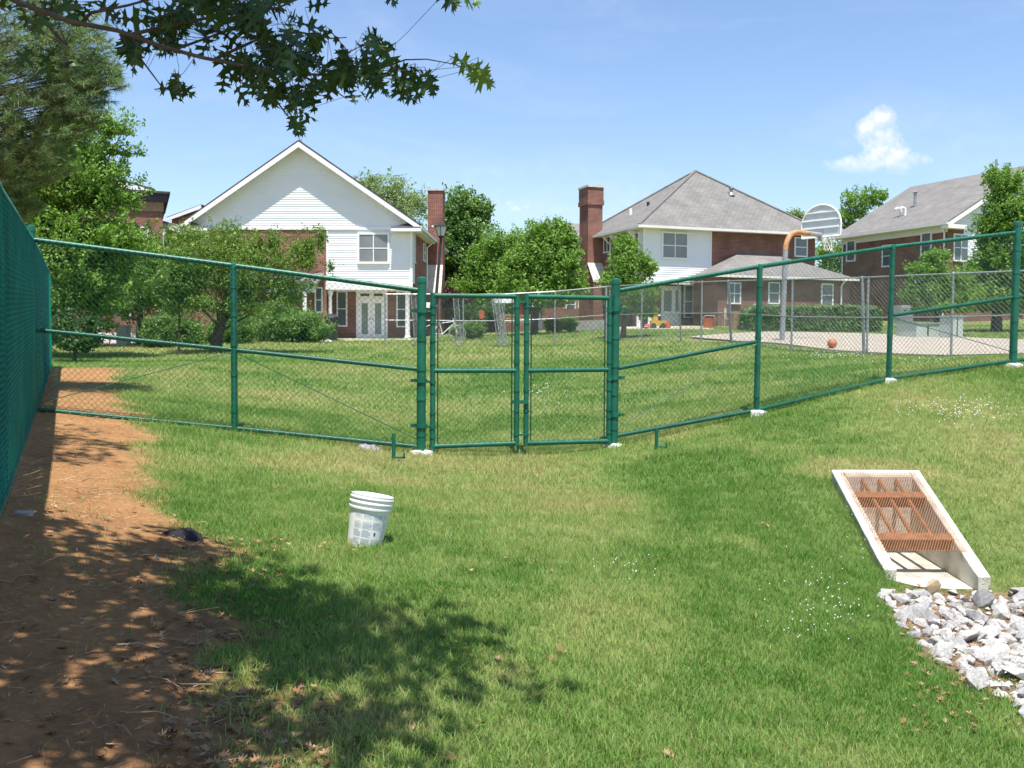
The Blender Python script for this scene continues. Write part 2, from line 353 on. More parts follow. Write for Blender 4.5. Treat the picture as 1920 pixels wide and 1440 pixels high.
rip_edge_px = [(1672, 1098), (1700, 1165), (1760, 1240), (1830, 1295), (1930, 1340), (1990, 1400)]
rip_e = [ground_hit(*p) for p in rip_edge_px]; RY = np.array([p.y for p in rip_e])[::-1]; RX = np.array([p.x for p in rip_e])[::-1]
def rip_mask(x, y):
    e = np.interp(y, RY, RX) + (fbm(x * 4, y * 4, 15) - .5) * .55
    return np.clip((x - e) / .12 + .5, 0, 1) * np.clip((RY.max() + 0.05 + np.maximum(x - 4.0, 0) * 0.15 - y) / .15 + .5, 0, 1) * np.clip((y - 3.2) / .3, 0, 1)
def lush(x, y):
    """1 = deep clover green, 0 = dry"""
    a = fbm(x * .55, y * .55, 31); b = fbm(x * 1.7, y * 1.7, 41)
    v = .54 + (a - .5) * 1.5 + (b - .5) * .8 + (fbm(x * 5, y * 5, 51) - .5) * .35
    v = v + .55 * np.exp(-(((x - 1.9) / .9) ** 2 + ((y - 6.6) / 1.9) ** 2)) + .35 * np.exp(-(((x - 2.4) / 1.2) ** 2 + ((y - 9.5) / 1.8) ** 2))
    for (ax, ay, bx, by, wd, am) in SWALE:
        tt = np.clip(((x - ax) * (bx - ax) + (y - ay) * (by - ay)) / ((bx - ax) ** 2 + (by - ay) ** 2), 0, 1); v = v + am * np.exp(-((x - ax - tt * (bx - ax)) ** 2 + (y - ay - tt * (by - ay)) ** 2) / wd ** 2)
    v = v + .25 * np.exp(-(((x - .8) / 3) ** 2 + ((y - 21) / 6) ** 2))
    for (px, py, r) in DRY: v = v - .75 * np.exp(-(((x - px) / (r * 1.6)) ** 2 + ((y - py) / r) ** 2))
    v = v - .14 * np.clip((5.6 - y) / 1.5, 0, 1) * np.clip((1.6 - x) / 1.0, 0, 1)
    return np.clip(v, 0, 1)
_q = [ground_hit(*p) for p in ((1230, 880), (1430, 960), (1430, 960), (1580, 1120), (1580, 1120), (1800, 1330), (1300, 830), (1560, 820))]
SWALE = [(_q[i].x, _q[i].y, _q[i + 1].x, _q[i + 1].y, w_, a_) for i, w_, a_ in ((0, .75, .36), (2, .7, .48), (4, .5, .42), (6, .5, .24))]
DRY = [(p.x, p.y, r) for p, r in [(ground_hit(600, 865), .3), (ground_hit(520, 872), .25), (ground_hit(1140, 942), .3), (ground_hit(960, 880), .3), (ground_hit(740, 905), .2), (ground_hit(1650, 880), .4),
        (ground_hit(1560, 880), .3), (ground_hit(420, 690), .5), (ground_hit(330, 700), .6), (ground_hit(690, 1350), .15), (ground_hit(1420, 1020), .2), (ground_hit(820, 860), .2)]]
def axis(segs):
    o = []
    for a, b, st in segs: o += list(np.arange(a, b, st))
    return np.array(o + [segs[-1][1]])
gx = axis([(-400, -60, 40), (-60, -20, 4), (-20, -8, .8), (-8, 8, .12), (8, 20, .6), (20, 60, 4), (60, 400, 40)])
gy = axis([(-60, -10, 10), (-10, 2, .8), (2, 15, .12), (15, 30, .4), (30, 70, 1.5), (70, 130, 10), (130, 700, 57)])
XX, YY = np.meshgrid(gx, gy); ZZ = G(XX, YY)
near = (np.abs(XX) < 9) & (YY > 1) & (YY < 20)
ZZ = ZZ + np.where(near, (fbm(XX * 1.3, YY * 1.3, 3) - .5) * .05 + (fbm(XX * 5, YY * 5, 4) - .5) * .025, 0)
# hole for the drain's channel: sink the soil under it
dr = (XX > 3.1) & (XX < 3.86) & (YY > 7.95) & (YY < 9.4)
ZZ = np.where(dr, ZZ - 1.0, ZZ)
nx, ny = len(gx), len(gy)
idx = np.arange(nx * ny).reshape(ny, nx)
gf = np.stack([idx[:-1, :-1], idx[:-1, 1:], idx[1:, 1:], idx[1:, :-1]], -1).reshape(-1, 4)
dm = dirt_mask(XX, YY).ravel(); rm = rip_mask(XX, YY).ravel(); lm = lush(XX, YY).ravel()
gme = fast_mesh('ground', np.stack([XX, YY, ZZ], -1).reshape(-1, 3), gf, 4, np.stack([dm, rm, lm], -1), True)
def ground_material():
    mt = bpy.data.materials.new('lawn_soil'); nt, N, L, out = nodes(mt)
    b = N.new('ShaderNodeBsdfPrincipled'); b.inputs['Roughness'].default_value = 0.95; b.inputs['Specular IOR Level'].default_value = 0.1
    a = N.new('ShaderNodeAttribute'); a.attribute_name = 'Col'; sp = N.new('ShaderNodeSeparateColor'); L.new(a.outputs[0], sp.inputs[0])
    tc = N.new('ShaderNodeTexCoord')
    def noise(s, d=8, r=.6):
        n = N.new('ShaderNodeTexNoise'); n.inputs['Scale'].default_value = s; n.inputs['Detail'].default_value = d; n.inputs['Roughness'].default_value = r
        L.new(tc.outputs['Object'], n.inputs['Vector']); return n.outputs[0]
    def ramp(f, stops):
        r = N.new('ShaderNodeValToRGB'); L.new(f, r.inputs[0]); e = r.color_ramp.elements
        while len(e) < len(stops): e.new(.5)
        for i, (p_, c) in enumerate(stops): e[i].position = p_; e[i].color = (*c, 1)
        return r.outputs[0]
    def mix(f, c1, c2):
        m = N.new('ShaderNodeMix'); m.data_type = 'RGBA'; L.new(f, m.inputs[0]); L.new(c1, m.inputs[6]); L.new(c2, m.inputs[7]); return m.outputs[2]
    gdry = ramp(noise(9), [(.3, (.15, .16, .06)), (.7, (.28, .27, .11))])
    gl = ramp(noise(9), [(.3, (.075, .125, .03)), (.7, (.15, .21, .06))])
    gr = mix(sp.outputs[2], gdry, gl)
    so1 = ramp(noise(3.0, 10, .7), [(.28, (.18, .088, .04)), (.5, (.36, .18, .072)), (.72, (.50, .27, .11))])
    so2 = ramp(noise(26, 8, .7), [(.35, (.16, .095, .055)), (.6, (.35, .20, .10)), (.75, (.45, .32, .20))])
    mm = N.new('ShaderNodeMix'); mm.data_type = 'RGBA'; mm.inputs[0].default_value = .45; L.new(so1, mm.inputs[6]); L.new(so2, mm.inputs[7])
    c = mix(sp.outputs[0], gr, mm.outputs[2])
    rb = ramp(noise(30), [(.3, (.10, .065, .04)), (.7, (.30, .20, .12))])
    c = mix(sp.outputs[1], c, rb)
    L.new(c, b.inputs['Base Color'])
    bp = N.new('ShaderNodeBump'); bp.inputs['Strength'].default_value = .8; bp.inputs['Distance'].default_value = .03
    L.new(noise(40, 10, .7), bp.inputs['Height']); L.new(bp.outputs[0], b.inputs['Normal'])
    L.new(b.outputs[0], out.inputs[0]); return mt
tag(mesh_obj('ground', gme, ground_material()), 'grassy ground with a worn strip of orange soil by the fence', None, None, 'structure')

# ------------------------------------------------------------------ grass blades
def in_drain(x, y): return (x > 3.09) & (x < 3.93) & (y > 7.7) & (y < 9.43)
def scatter(y0, y1, dens):
    n = int(dens * 1.12 * (.56 * (y1 * y1 - y0 * y0) + 1.3 * (y1 - y0)))
    y = np.sqrt(rng.random(n) * (y1 * y1 - y0 * y0) + y0 * y0); x = (rng.random(n) * 2 - 1) * (y * .56 + .65)
    return x, y
def grass_zone(y0, y1, dens, hmin, hmax, w, segs):
    x, y = scatter(y0, y1, dens)
    cl = fbm(x * 7, y * 7, 61)
    keep = rng.random(x.size) < np.clip(.62 + (cl - .5) * 1.0, .2, 1)
    d = dirt_mask(x, y); r = rip_mask(x, y)
    keep &= rng.random(x.size) > np.where(d > .8, .968 + .028 * (fbm(x * 2, y * 2, 77) < .55), d * 1.15)
    keep &= (r < .5) | (rng.random(x.size) < .03 + .25 * (fbm(x * 3.1, y * 3.1, 18) > .66))
    keep &= ~in_drain(x, y)
    # the court, the patios
    for q in PAVED: keep &= ~q(x, y)
    x, y = x[keep], y[keep]; n = x.size
    z = G(x, y) + np.where(y < 20, (fbm(x * 1.3, y * 1.3, 3) - .5) * .05 + (fbm(x * 5, y * 5, 4) - .5) * .025, 0)
    lu = lush(x, y)
    h = (hmin + (hmax - hmin) * rng.random(n) ** 1.3) * (.85 + .3 * fbm(x * 3, y * 3, 66)); a = rng.random(n) * 2 * np.pi; b = rng.random(n) * 2 * np.pi
    fd = np.full(n, 9.0)
    for (ax, ay, bx, by) in FENCELINE:
        tt = np.clip(((x - ax) * (bx - ax) + (y - ay) * (by - ay)) / ((bx - ax) ** 2 + (by - ay) ** 2), 0, 1); fd = np.minimum(fd, np.hypot(x - ax - tt * (bx - ax), y - ay - tt * (by - ay)))
    h = h * (1 + .7 * np.exp(-(fd / .10) ** 2))
    lean = h * (.25 + .75 * rng.random(n))
    lx, ly = np.cos(b) * lean, np.sin(b) * lean; wx, wy = np.cos(a) * w * .5, np.sin(a) * w * .5
    # colour: dry straw -> yellow green -> deep green
    dryc = np.array([.37, .385, .155]); mid = np.array([.26, .37, .105]); deep = np.array([.095, .215, .034]); straw = np.array([.36, .29, .15])
    t = np.clip(lu + (rng.random(n) - .5) * .45, 0, 1)[:, None]
    c = np.where(t < .5, dryc + (mid - dryc) * t * 2, mid + (deep - mid) * (t * 2 - 1))
    c = c * (.84 + .34 * rng.random((n, 1)))
    st = (rng.random(n) < .04 + .22 * (1 - lu) ** 1.5)[:, None]; c = np.where(st, straw * (.6 + .6 * rng.random((n, 1))), c)
    h = np.where(st[:, 0], h * .8, h)
    o = np.stack([x, y, z - .006], -1)
    if segs == 1:
        V = np.stack([o + np.stack([wx, wy, 0 * wx], -1), o - np.stack([wx, wy, 0 * wx], -1), o + np.stack([lx, ly, h], -1)], 1)
        return V.reshape(-1, 3), np.arange(3 * n).reshape(-1, 3), np.repeat(c, 3, 0)
    m1 = o + np.stack([lx * .3, ly * .3, h * .6], -1); wv = np.stack([wx, wy, 0 * wx], -1)
    V = np.stack([o + wv, o - wv, m1 + wv * .8, m1 - wv * .8, o + np.stack([lx, ly, h * .92], -1)], 1)
    i = np.arange(n)[:, None] * 5
    Fc = np.concatenate([i + [[0, 1, 3]], i + [[0, 3, 2]], i + [[2, 3, 4]]], 0)
    return V.reshape(-1, 3), Fc, np.repeat(c, 5, 0)
court_near = [(p.x, p.y) for p in (at(1380, 645, 29.2), at(1466, 648, 27.4), at(1560, 659, 25.2), at(1700, 664, 23.3), at(1790, 670, 22.1), at(1990, 674, 20.6))]
court_far = [(p.x, p.y) for p in (at(2000, 640, 30), at(1790, 632, 34.5), at(1600, 627, 38), at(1440, 622, 38.8), at(1290, 628, 35))]
CNX = [p[0] for p in court_near]; CNY = [p[1] for p in court_near]
cfx = [p[0] for p in court_far[::-1]]; cfy = [p[1] for p in court_far[::-1]]
def on_court(x, y): return (x > CNX[0] - 1.2) & (y > np.interp(x, CNX, CNY)) & (y < np.interp(x, cfx, cfy))
PAVED = [on_court]
_fp = [at(*v) for v in ((64, 771, 11.2), (440, 808, 11.67), (790, 853, 11.83), (1151, 839, 12.57), (1419, 777, 13.1), (1667, 716, 14.15), (1900, 688, 14.55))]
FENCELINE = [(a.x, a.y, b.x, b.y) for i, (a, b) in enumerate(zip(_fp[:-1], _fp[1:])) if i != 2]
parts = [grass_zone(2.6, 6.2, 12500, .028, .068, .0042, 3), grass_zone(6.2, 9.5, 7800, .03, .07, .0055, 1), grass_zone(9.5, 15, 3800, .03, .075, .008, 1),
         grass_zone(15, 26, 1000, .035, .08, .014, 1), grass_zone(26, 48, 160, .04, .10, .03, 1)]
off = 0; Vs = []; Fs = []; Cs = []
for V, Fc, c in parts: Vs.append(V); Fs.append(Fc + off); Cs.append(c); off += len(V)
gr = mesh_obj('lawn_grass', fast_mesh('lawn_grass', np.concatenate(Vs), np.concatenate(Fs), 3, np.concatenate(Cs)), M['grass'])
tag(gr, 'mown green grass with dry yellowish patches over the whole lawn', 'grass', None, 'stuff')

# clover heads: tiny white flowers
def clover():
    V = []; Fc = []
    for (px, py, rx, ry, n) in [(1560, 1130, 90, 70, 45), (1500, 1180, 130, 60, 30), (1800, 775, 100, 25, 110), (1560, 668, 110, 10, 80), (1740, 680, 120, 10, 50), (1020, 740, 60, 30, 40), (1180, 1070, 60, 25, 18), (1620, 1010, 40, 50, 12)]:
        for k in range(n):
            q = ground_hit(px + random.gauss(0, rx * .5), py + random.gauss(0, ry * .5))
            r = .0055 if q.y < 10 else (.009 if q.y < 17 else .013); z = q.z + random.uniform(.04, .075); b = len(V)
            V += [(q.x + r, q.y, z), (q.x, q.y + r, z), (q.x - r, q.y, z), (q.x, q.y - r, z), (q.x, q.y, z + r), (q.x, q.y, z - r)]
            Fc += [(b + i, b + j, b + t) for i, j in ((0, 1), (1, 2), (2, 3), (3, 0)) for t in (4,)] + [(b + j, b + i, b + 5) for i, j in ((0, 1), (1, 2), (2, 3), (3, 0))]
    tag(mesh_obj('clover_flowers', fast_mesh('clover_flowers', V, Fc, 3), M['white']), 'tiny white clover flowers dotted through the grass', 'clover', None, 'stuff')
clover()

# dead leaves, pine straw and twigs on the bare soil
def lobed(n=1):
    return [(0, -.5), (.06, -.3), (.24, -.28), (.10, -.12), (.42, -.02), (.12, .08), (.30, .28), (.07, .25), (0, .5), (-.07, .25), (-.30, .28), (-.12, .08), (-.42, -.02), (-.10, -.12), (-.24, -.28), (-.06, -.3)]
def litter():
    V = []; Fc = []; C = []
    LB = lobed()
    spots = []
    for k in range(520):
        spots.append((random.gauss(440, 100), random.uniform(1010, 1460)))
    for k in range(90): spots.append((random.uniform(0, 380), random.uniform(900, 1440)))
    for k in range(60): spots.append((random.uniform(200, 1100), random.uniform(1000, 1440)))
    for q in [(745, 1003), (655, 1032), (735, 1018), (1050, 1225), (1035, 1240), (1110, 1155), (1430, 985), (600, 1030), (545, 1035), (1250, 1420)]: spots += [q, (q[0] + 8, q[1] + 4)]
    for k in range(200): spots.append((random.uniform(1690, 1930), random.uniform(1100, 1380)))
    for (px, py) in spots:
        q = ground_hit(px, py); s = random.uniform(.03, .068); a = random.uniform(0, 6.28); tl = random.uniform(-.5, .5); cu = random.uniform(.2, .8)
        m = Matrix.Translation((q.x, q.y, q.z + .02)) @ Matrix.Rotation(a, 4, 'Z') @ Matrix.Rotation(tl, 4, 'X') @ Matrix.Rotation(random.uniform(-.4, .4), 4, 'Y')
        b = len(V); V.append(tuple(m @ Vector((0, 0, 0))))
        for (x, y) in LB: V.append(tuple(m @ Vector((x * s, y * s, cu * s * (x * x * 2 + y * y * .6)))))
        n = len(LB); Fc += [(b, b + 1 + i, b + 1 + (i + 1) % n) for i in range(n)]
        c = random.choice([(.24, .13, .065), (.34, .21, .12), (.16, .09, .05), (.40, .27, .17)]); f = random.uniform(.7, 1.2)
        C += [tuple(v * f for v in c)] * (n + 1)
    # straw
    n1 = 16000; y_ = np.sqrt(rng.uniform(2.8 ** 2, 12 ** 2, n1)); x_ = rng.uniform(0, 1, n1) * (.56 * y_ + .2) * -1
    k_ = dirt_mask(x_, y_) > .4; y2 = rng.uniform(5, 8, 2500); x2 = rng.uniform(2.6, 4.3, 2500); k2 = rip_mask(x2, y2) > .5
    x_ = np.concatenate([x_[k_], x2[k2]]); y_ = np.concatenate([y_[k_], y2[k2]])
    z_ = G(x_, y_) + .012 + rng.random(x_.size) * .015 + (fbm(x_ * 1.3, y_ * 1.3, 3) - .5) * .05
    for x, y, z in zip(x_.tolist(), y_.tolist(), z_.tolist()):
        a = random.uniform(0, 6.28); l = random.uniform(.02, .09); w = random.uniform(.0010, .0022); b = len(V)
        dx, dy = math.cos(a) * l * .5, math.sin(a) * l * .5; ex, ey = -math.sin(a) * w, math.cos(a) * w
        V += [(x - dx - ex, y - dy - ey, z), (x + dx, y + dy, z + random.uniform(-.01, .02)), (x - dx + ex, y - dy + ey, z + .002)]
        Fc.append((b, b + 1, b + 2)); c = random.choice([(.34, .20, .10), (.40, .25, .14), (.22, .12, .065), (.46, .34, .22)]); C += [c] * 3
    tag(mesh_obj('leaf_litter', fast_mesh('leaf_litter', V, Fc, 3, np.array(C)), M['litter']), 'brown dead oak leaves and pine straw strewn on soil and grass', 'leaf litter', None, 'stuff')
    m = MB()
    for k in range(34):
        q = ground_hit(random.uniform(0, 520), random.uniform(830, 1440)); a = random.uniform(0, 6.28); l = random.uniform(.06, .26)
        p0 = Vector((q.x, q.y, q.z + .02)); d = Vector((math.cos(a), math.sin(a), 0)); e = Vector((-d.y, d.x, 0)) * random.uniform(-.05, .05)
        m.tube([p0, p0 + d * l * .5 + e + Vector((0, 0, .012)), p0 + d * l], [.0045, .0035, .002], 4)
    tag(m.build('fallen_twigs', M['wood']), 'thin dry twigs lying on the bare orange soil', 'twigs', None, 'stuff')
litter()

# ------------------------------------------------------------------ court and paving
def sheet(name, ring, mat, label, zoff=.02, n=1, flat=None):
    """pavement slab following the ground, with a real edge"""
    m = MB(); top = [(x, y, (g(x, y) if flat is None else flat) + zoff) for x, y in ring]
    m.prism([(x, y, z - .12) for x, y, z in top], (0, 0, .12)); o = m.build(name, mat); return tag(o, label, None, None, 'structure')
def strip(name, nearl, farl, mat, label, zoff):
    m = MB(); K = 24; T = 10
    fx = [p[0] for p in farl]; fy = [p[1] for p in farl]; nx_ = [p[0] for p in nearl]; ny_ = [p[1] for p in nearl]
    grid = []
    for i in range(K + 1):
        s = i / K; 
        def lerp(l, s):
            t = s * (len(l) - 1); k = min(int(t), len(l) - 2); f = t - k
            return (l[k][0] * (1 - f) + l[k + 1][0] * f, l[k][1] * (1 - f) + l[k + 1][1] * f)
        a = lerp(nearl, s); b = lerp(farl, s)
        for j in range(T + 1):
            t = j / T; x = a[0] * (1 - t) + b[0] * t; y = a[1] * (1 - t) + b[1] * t; grid.append((x, y, g(x, y) + zoff))
    fs = [(i * (T + 1) + j, (i + 1) * (T + 1) + j, (i + 1) * (T + 1) + j + 1, i * (T + 1) + j + 1) for i in range(K) for j in range(T)]
    m.add(grid, fs)
    rim = [i * (T + 1) for i in range(K + 1)]
    b = len(m.v); m.v += [(m.v[i][0], m.v[i][1], m.v[i][2] - .15) for i in rim]
    m.f += [(rim[i], b + i, b + i + 1, rim[i + 1]) for i in range(K)]
    return tag(m.build(name, mat, None, True), label, None, None, 'structure')
strip('court_pavement', [court_near[0]] + court_near, court_far[::-1][0:1] + court_far[::-1], M['court'], 'tan paved basketball court beyond the fence', .05)

# ------------------------------------------------------------------ chain link helpers
class CM:
    def __init__(s, V, Fc): s.V = V; s.Fc = Fc
    def build(s, name, mat, parent=None): return mesh_obj(name, fast_mesh(name, s.V, s.Fc, 4), mat, parent)
def chain_mesh(a0, a1, b0, b1, pitch=.07, r=.0019, amp=.004, seed=0):
    """woven zigzag wires between bottom line a0-a1 and top line b0-b1; neighbouring wires interlock into diamonds"""
    A0, A1, B0, B1 = (np.array(v, float) for v in (a0, a1, b0, b1))
    n = max(2, int(round(np.linalg.norm(A1 - A0) / (pitch * .5)))); rows = max(2, int(round(np.linalg.norm(B0 - A0) / (pitch * .5))))
    nrm = np.cross(A1 - A0, B0 - A0); nrm /= np.linalg.norm(nrm)
    I, J = np.meshgrid(np.arange(n), np.arange(rows + 1), indexing='ij'); ph = (I + J) % 2
    s_ = ((I + ph) / n)[..., None]; t = (J / rows)[..., None]
    Pn = (A0 * (1 - s_) + A1 * s_) * (1 - t) + (B0 * (1 - s_) + B1 * s_) * t + nrm * ((ph * 2 - 1) * amp * .5)[..., None]
    p = Pn[:, :-1].reshape(-1, 3); q = Pn[:, 1:].reshape(-1, 3); sd = np.cross(q - p, nrm); sd /= np.linalg.norm(sd, axis=1)[:, None]; sd *= r; nn = nrm * r * .87
    V = np.stack([p + sd, p - sd * .5 + nn, p - sd * .5 - nn, q + sd, q - sd * .5 + nn, q - sd * .5 - nn], 1).reshape(-1, 3)
    b = np.arange(len(p))[:, None] * 6
    return CM(V, np.concatenate([b + [[0, 1, 4, 3]], b + [[1, 2, 5, 4]], b + [[2, 0, 3, 5]]], 0))
def stuff(o): o['kind'] = 'stuff'; return o
def lump(cx, cy, cz, rx, ry, h, seed):
    """irregular flat-topped concrete footing"""
    r_ = random.Random(seed); n = 11; m = MB(); ring0 = []; ring1 = []
    for k in range(n):
        q = 2 * math.pi * k / n; f = r_.uniform(.75, 1.2)
        ring0.append((cx + rx * f * math.cos(q), cy + ry * f * math.sin(q), cz - .15)); ring1.append((cx + rx * f * .88 * math.cos(q), cy + ry * f * .88 * math.sin(q), cz + h * r_.uniform(.5, 1)))
    m.add(ring0 + ring1 + [(cx, cy, cz + h * 1.3)], [(k, (k + 1) % n, n + (k + 1) % n, n + k) for k in range(n)] + [(n + k, n + (k + 1) % n, 2 * n) for k in range(n)])
    return m
def post(parent, x, y, z0, z1, r, mat, cap='dome', n=14, lean=(0, 0)):
    m = MB(); T = Vector((x + lean[0], y + lean[1], z1))
    m.tube([(x, y, z0 - .12), T], r, n)
    o = m.build('post', mat, parent, True)
    c = MB()
    if cap == 'dome': c.lathe([(r * 1.07, -.05), (r * 1.07, .0), (r * 1.0, .014), (r * .6, .024), (.001, .028)], n, T)
    if cap: c.build('cap', mat, o, True)
    return o
def rail(parent, p, q, r, mat, name='rail', n=10):
    return MB().tube([p, q], r, n).build(name, mat, parent, True)

# ------------------------------------------------------------------ green fence, left and right of the gate
gR = .030; gP = .038; gT = .055
def post_xy(px, py, Y): p = at(px, py, Y); return p
B = {k: at(*v) for k, v in {'c': (64, 771, 11.2), 'l1': (440, 808, 11.67), 'gl': (790, 853, 11.83), 'gr': (1151, 839, 12.57), 'r1': (1419, 777, 13.1), 'r2': (1667, 716, 14.15), 'r3': (1900, 688, 14.55)}.items()}
T = {k: at(*v).z for k, v in {'c': (62, 449, 11.2), 'l1': (440, 498, 11.67), 'gl': (793, 545, 11.83), 'gr': (1157, 546, 12.57), 'r1': (1428, 500, 13.1), 'r2': (1676, 463, 14.15), 'r3': (1908, 436, 14.55)}.items()}
Bz = {k: at(*v).z for k, v in {'c': (64, 767, 11.2), 'l1': (440, 803, 11.67), 'gl': (790, 838, 11.83), 'gr': (1151, 818, 12.57), 'r1': (1420, 769, 13.1), 'r2': (1668, 710, 14.15), 'r3': (1900, 676, 14.55)}.items()}
Mz = {k: at(*v).z for k, v in {'c': (64, 618, 11.2), 'l1': (440, 656, 11.67), 'gl': (790, 693, 11.83), 'gr': (1153, 692, 12.57), 'r1': (1423, 640, 13.1), 'r2': (1672, 592, 14.15), 'r3': (1903, 557, 14.55)}.items()}
def fence_run(root, keys, rad, footings, truss, wire='green_wire'):
    for k in keys:
        b = B[k]; r = rad.get(k, gP)
        top = T[k] + (.14 if r > gP else .01)
        lean = {'r1': .05, 'r2': .05, 'r3': .05, 'gr': .035, 'gl': .02}.get(k, 0)
        o = post(root, b.x - lean * .2, b.y, b.z, top, r, M['green'], 'dome', lean=(lean * .4, 0))
        for t in (.12, .34, .52, .7, .87):
            bd = MB()
            z = b.z + (T[k] - b.z) * t
            bd.tube([(b.x + lean * .4 * t - lean * .2, b.y, z - .012), (b.x + lean * .4 * t - lean * .2, b.y, z + .012)], r + .006, 14)
            bd.build('tension_band', M['green'], o, True)
        if k in footings: lump(b.x, b.y, b.z - .01, footings[k], footings[k] * .8, .065, sum(map(ord, k))).build('footing', M['footing'], root)
    for i in range(len(keys) - 1):
        a, c = keys[i], keys[i + 1]; pa, pc = B[a], B[c]
        for Z, nm in ((T, 'top_rail'), (Mz, 'middle_rail'), (Bz, 'bottom_rail')):
            if (a, nm) in SKIP: continue
            rail(root, (pa.x, pa.y, Z[a]), (pc.x, pc.y, Z[c]), gR * (1.0 if nm == 'top_rail' else .88), M['green'], nm)
        cm = chain_mesh(Vector((pa.x, pa.y - .035, Bz[a] - .03)), Vector((pc.x, pc.y - .035, Bz[c] - .03)), Vector((pa.x, pa.y - .035, T[a] + .015)), Vector((pc.x, pc.y - .035, T[c] + .015)), .07, .0019)
        stuff(cm.build('chain_link_mesh', M[wire], root))
    for (ka, za, kb, zb) in truss:
        rail(root, (B[ka].x, B[ka].y - .02, za), (B[kb].x, B[kb].y - .02, zb), .005, M['green'], 'truss_rod', 5)
SKIP = {('r1', 'middle_rail')}
fl = thing('chain_link_fence', 'green chain-link fence left of the gate, meeting the screened fence', 'fence', B['gl'], 0, 'green chain-link fence and gate')
fr = thing('chain_link_fence', 'green chain-link fence climbing the slope to the right of the gate', 'fence', B['gr'], 0, 'green chain-link fence and gate')
bpy.context.view_layer.update()
def keep_world(root):
    bpy.context.view_layer.update()
    inv = root.matrix_world.inverted()
    for c in root.children: c.matrix_parent_inverse = inv
fence_run(fl, ['c', 'l1', 'gl'], {'gl': gT, 'c': gT * .8}, {'gl': .16}, [('c', Bz['c'] + .05, 'l1', Mz['l1'] - .02), ('gl', Bz['gl'] + .07, 'l1', Mz['l1'] - .02)])
fence_run(fr, ['gr', 'r1', 'r2', 'r3'], {'gr': gT, 'r3': gT}, {'gr': .15, 'r1': .15, 'r2': .12, 'r3': .16}, [('gr', Bz['gr'] + .08, 'r1', Mz['r1'] - .02), ('r3', Bz['r3'] + .12, 'r2', Mz['r2'] - .02)])
# a short piece beyond the last post
e3 = Vector((B['r3'].x + 2.1, B['r3'].y + .35, 0))
for Z, dz, nm in ((T, .2, 'top_rail'), (Mz, .2, 'middle_rail'), (Bz, .2, 'bottom_rail')):
    rail(fr, (B['r3'].x, B['r3'].y, Z['r3']), (e3.x, e3.y, Z['r3'] + dz), gR, M['green'], nm)
stuff(chain_mesh(Vector((B['r3'].x, B['r3'].y - .035, Bz['r3'])), Vector((e3.x, e3.y - .035, Bz['r3'] + .2)), Vector((B['r3'].x, B['r3'].y - .035, T['r3'])), Vector((e3.x, e3.y - .035, T['r3'] + .2)), .07).build('chain_link_mesh', M['green_wire'], fr))
keep_world(fl); keep_world(fr)

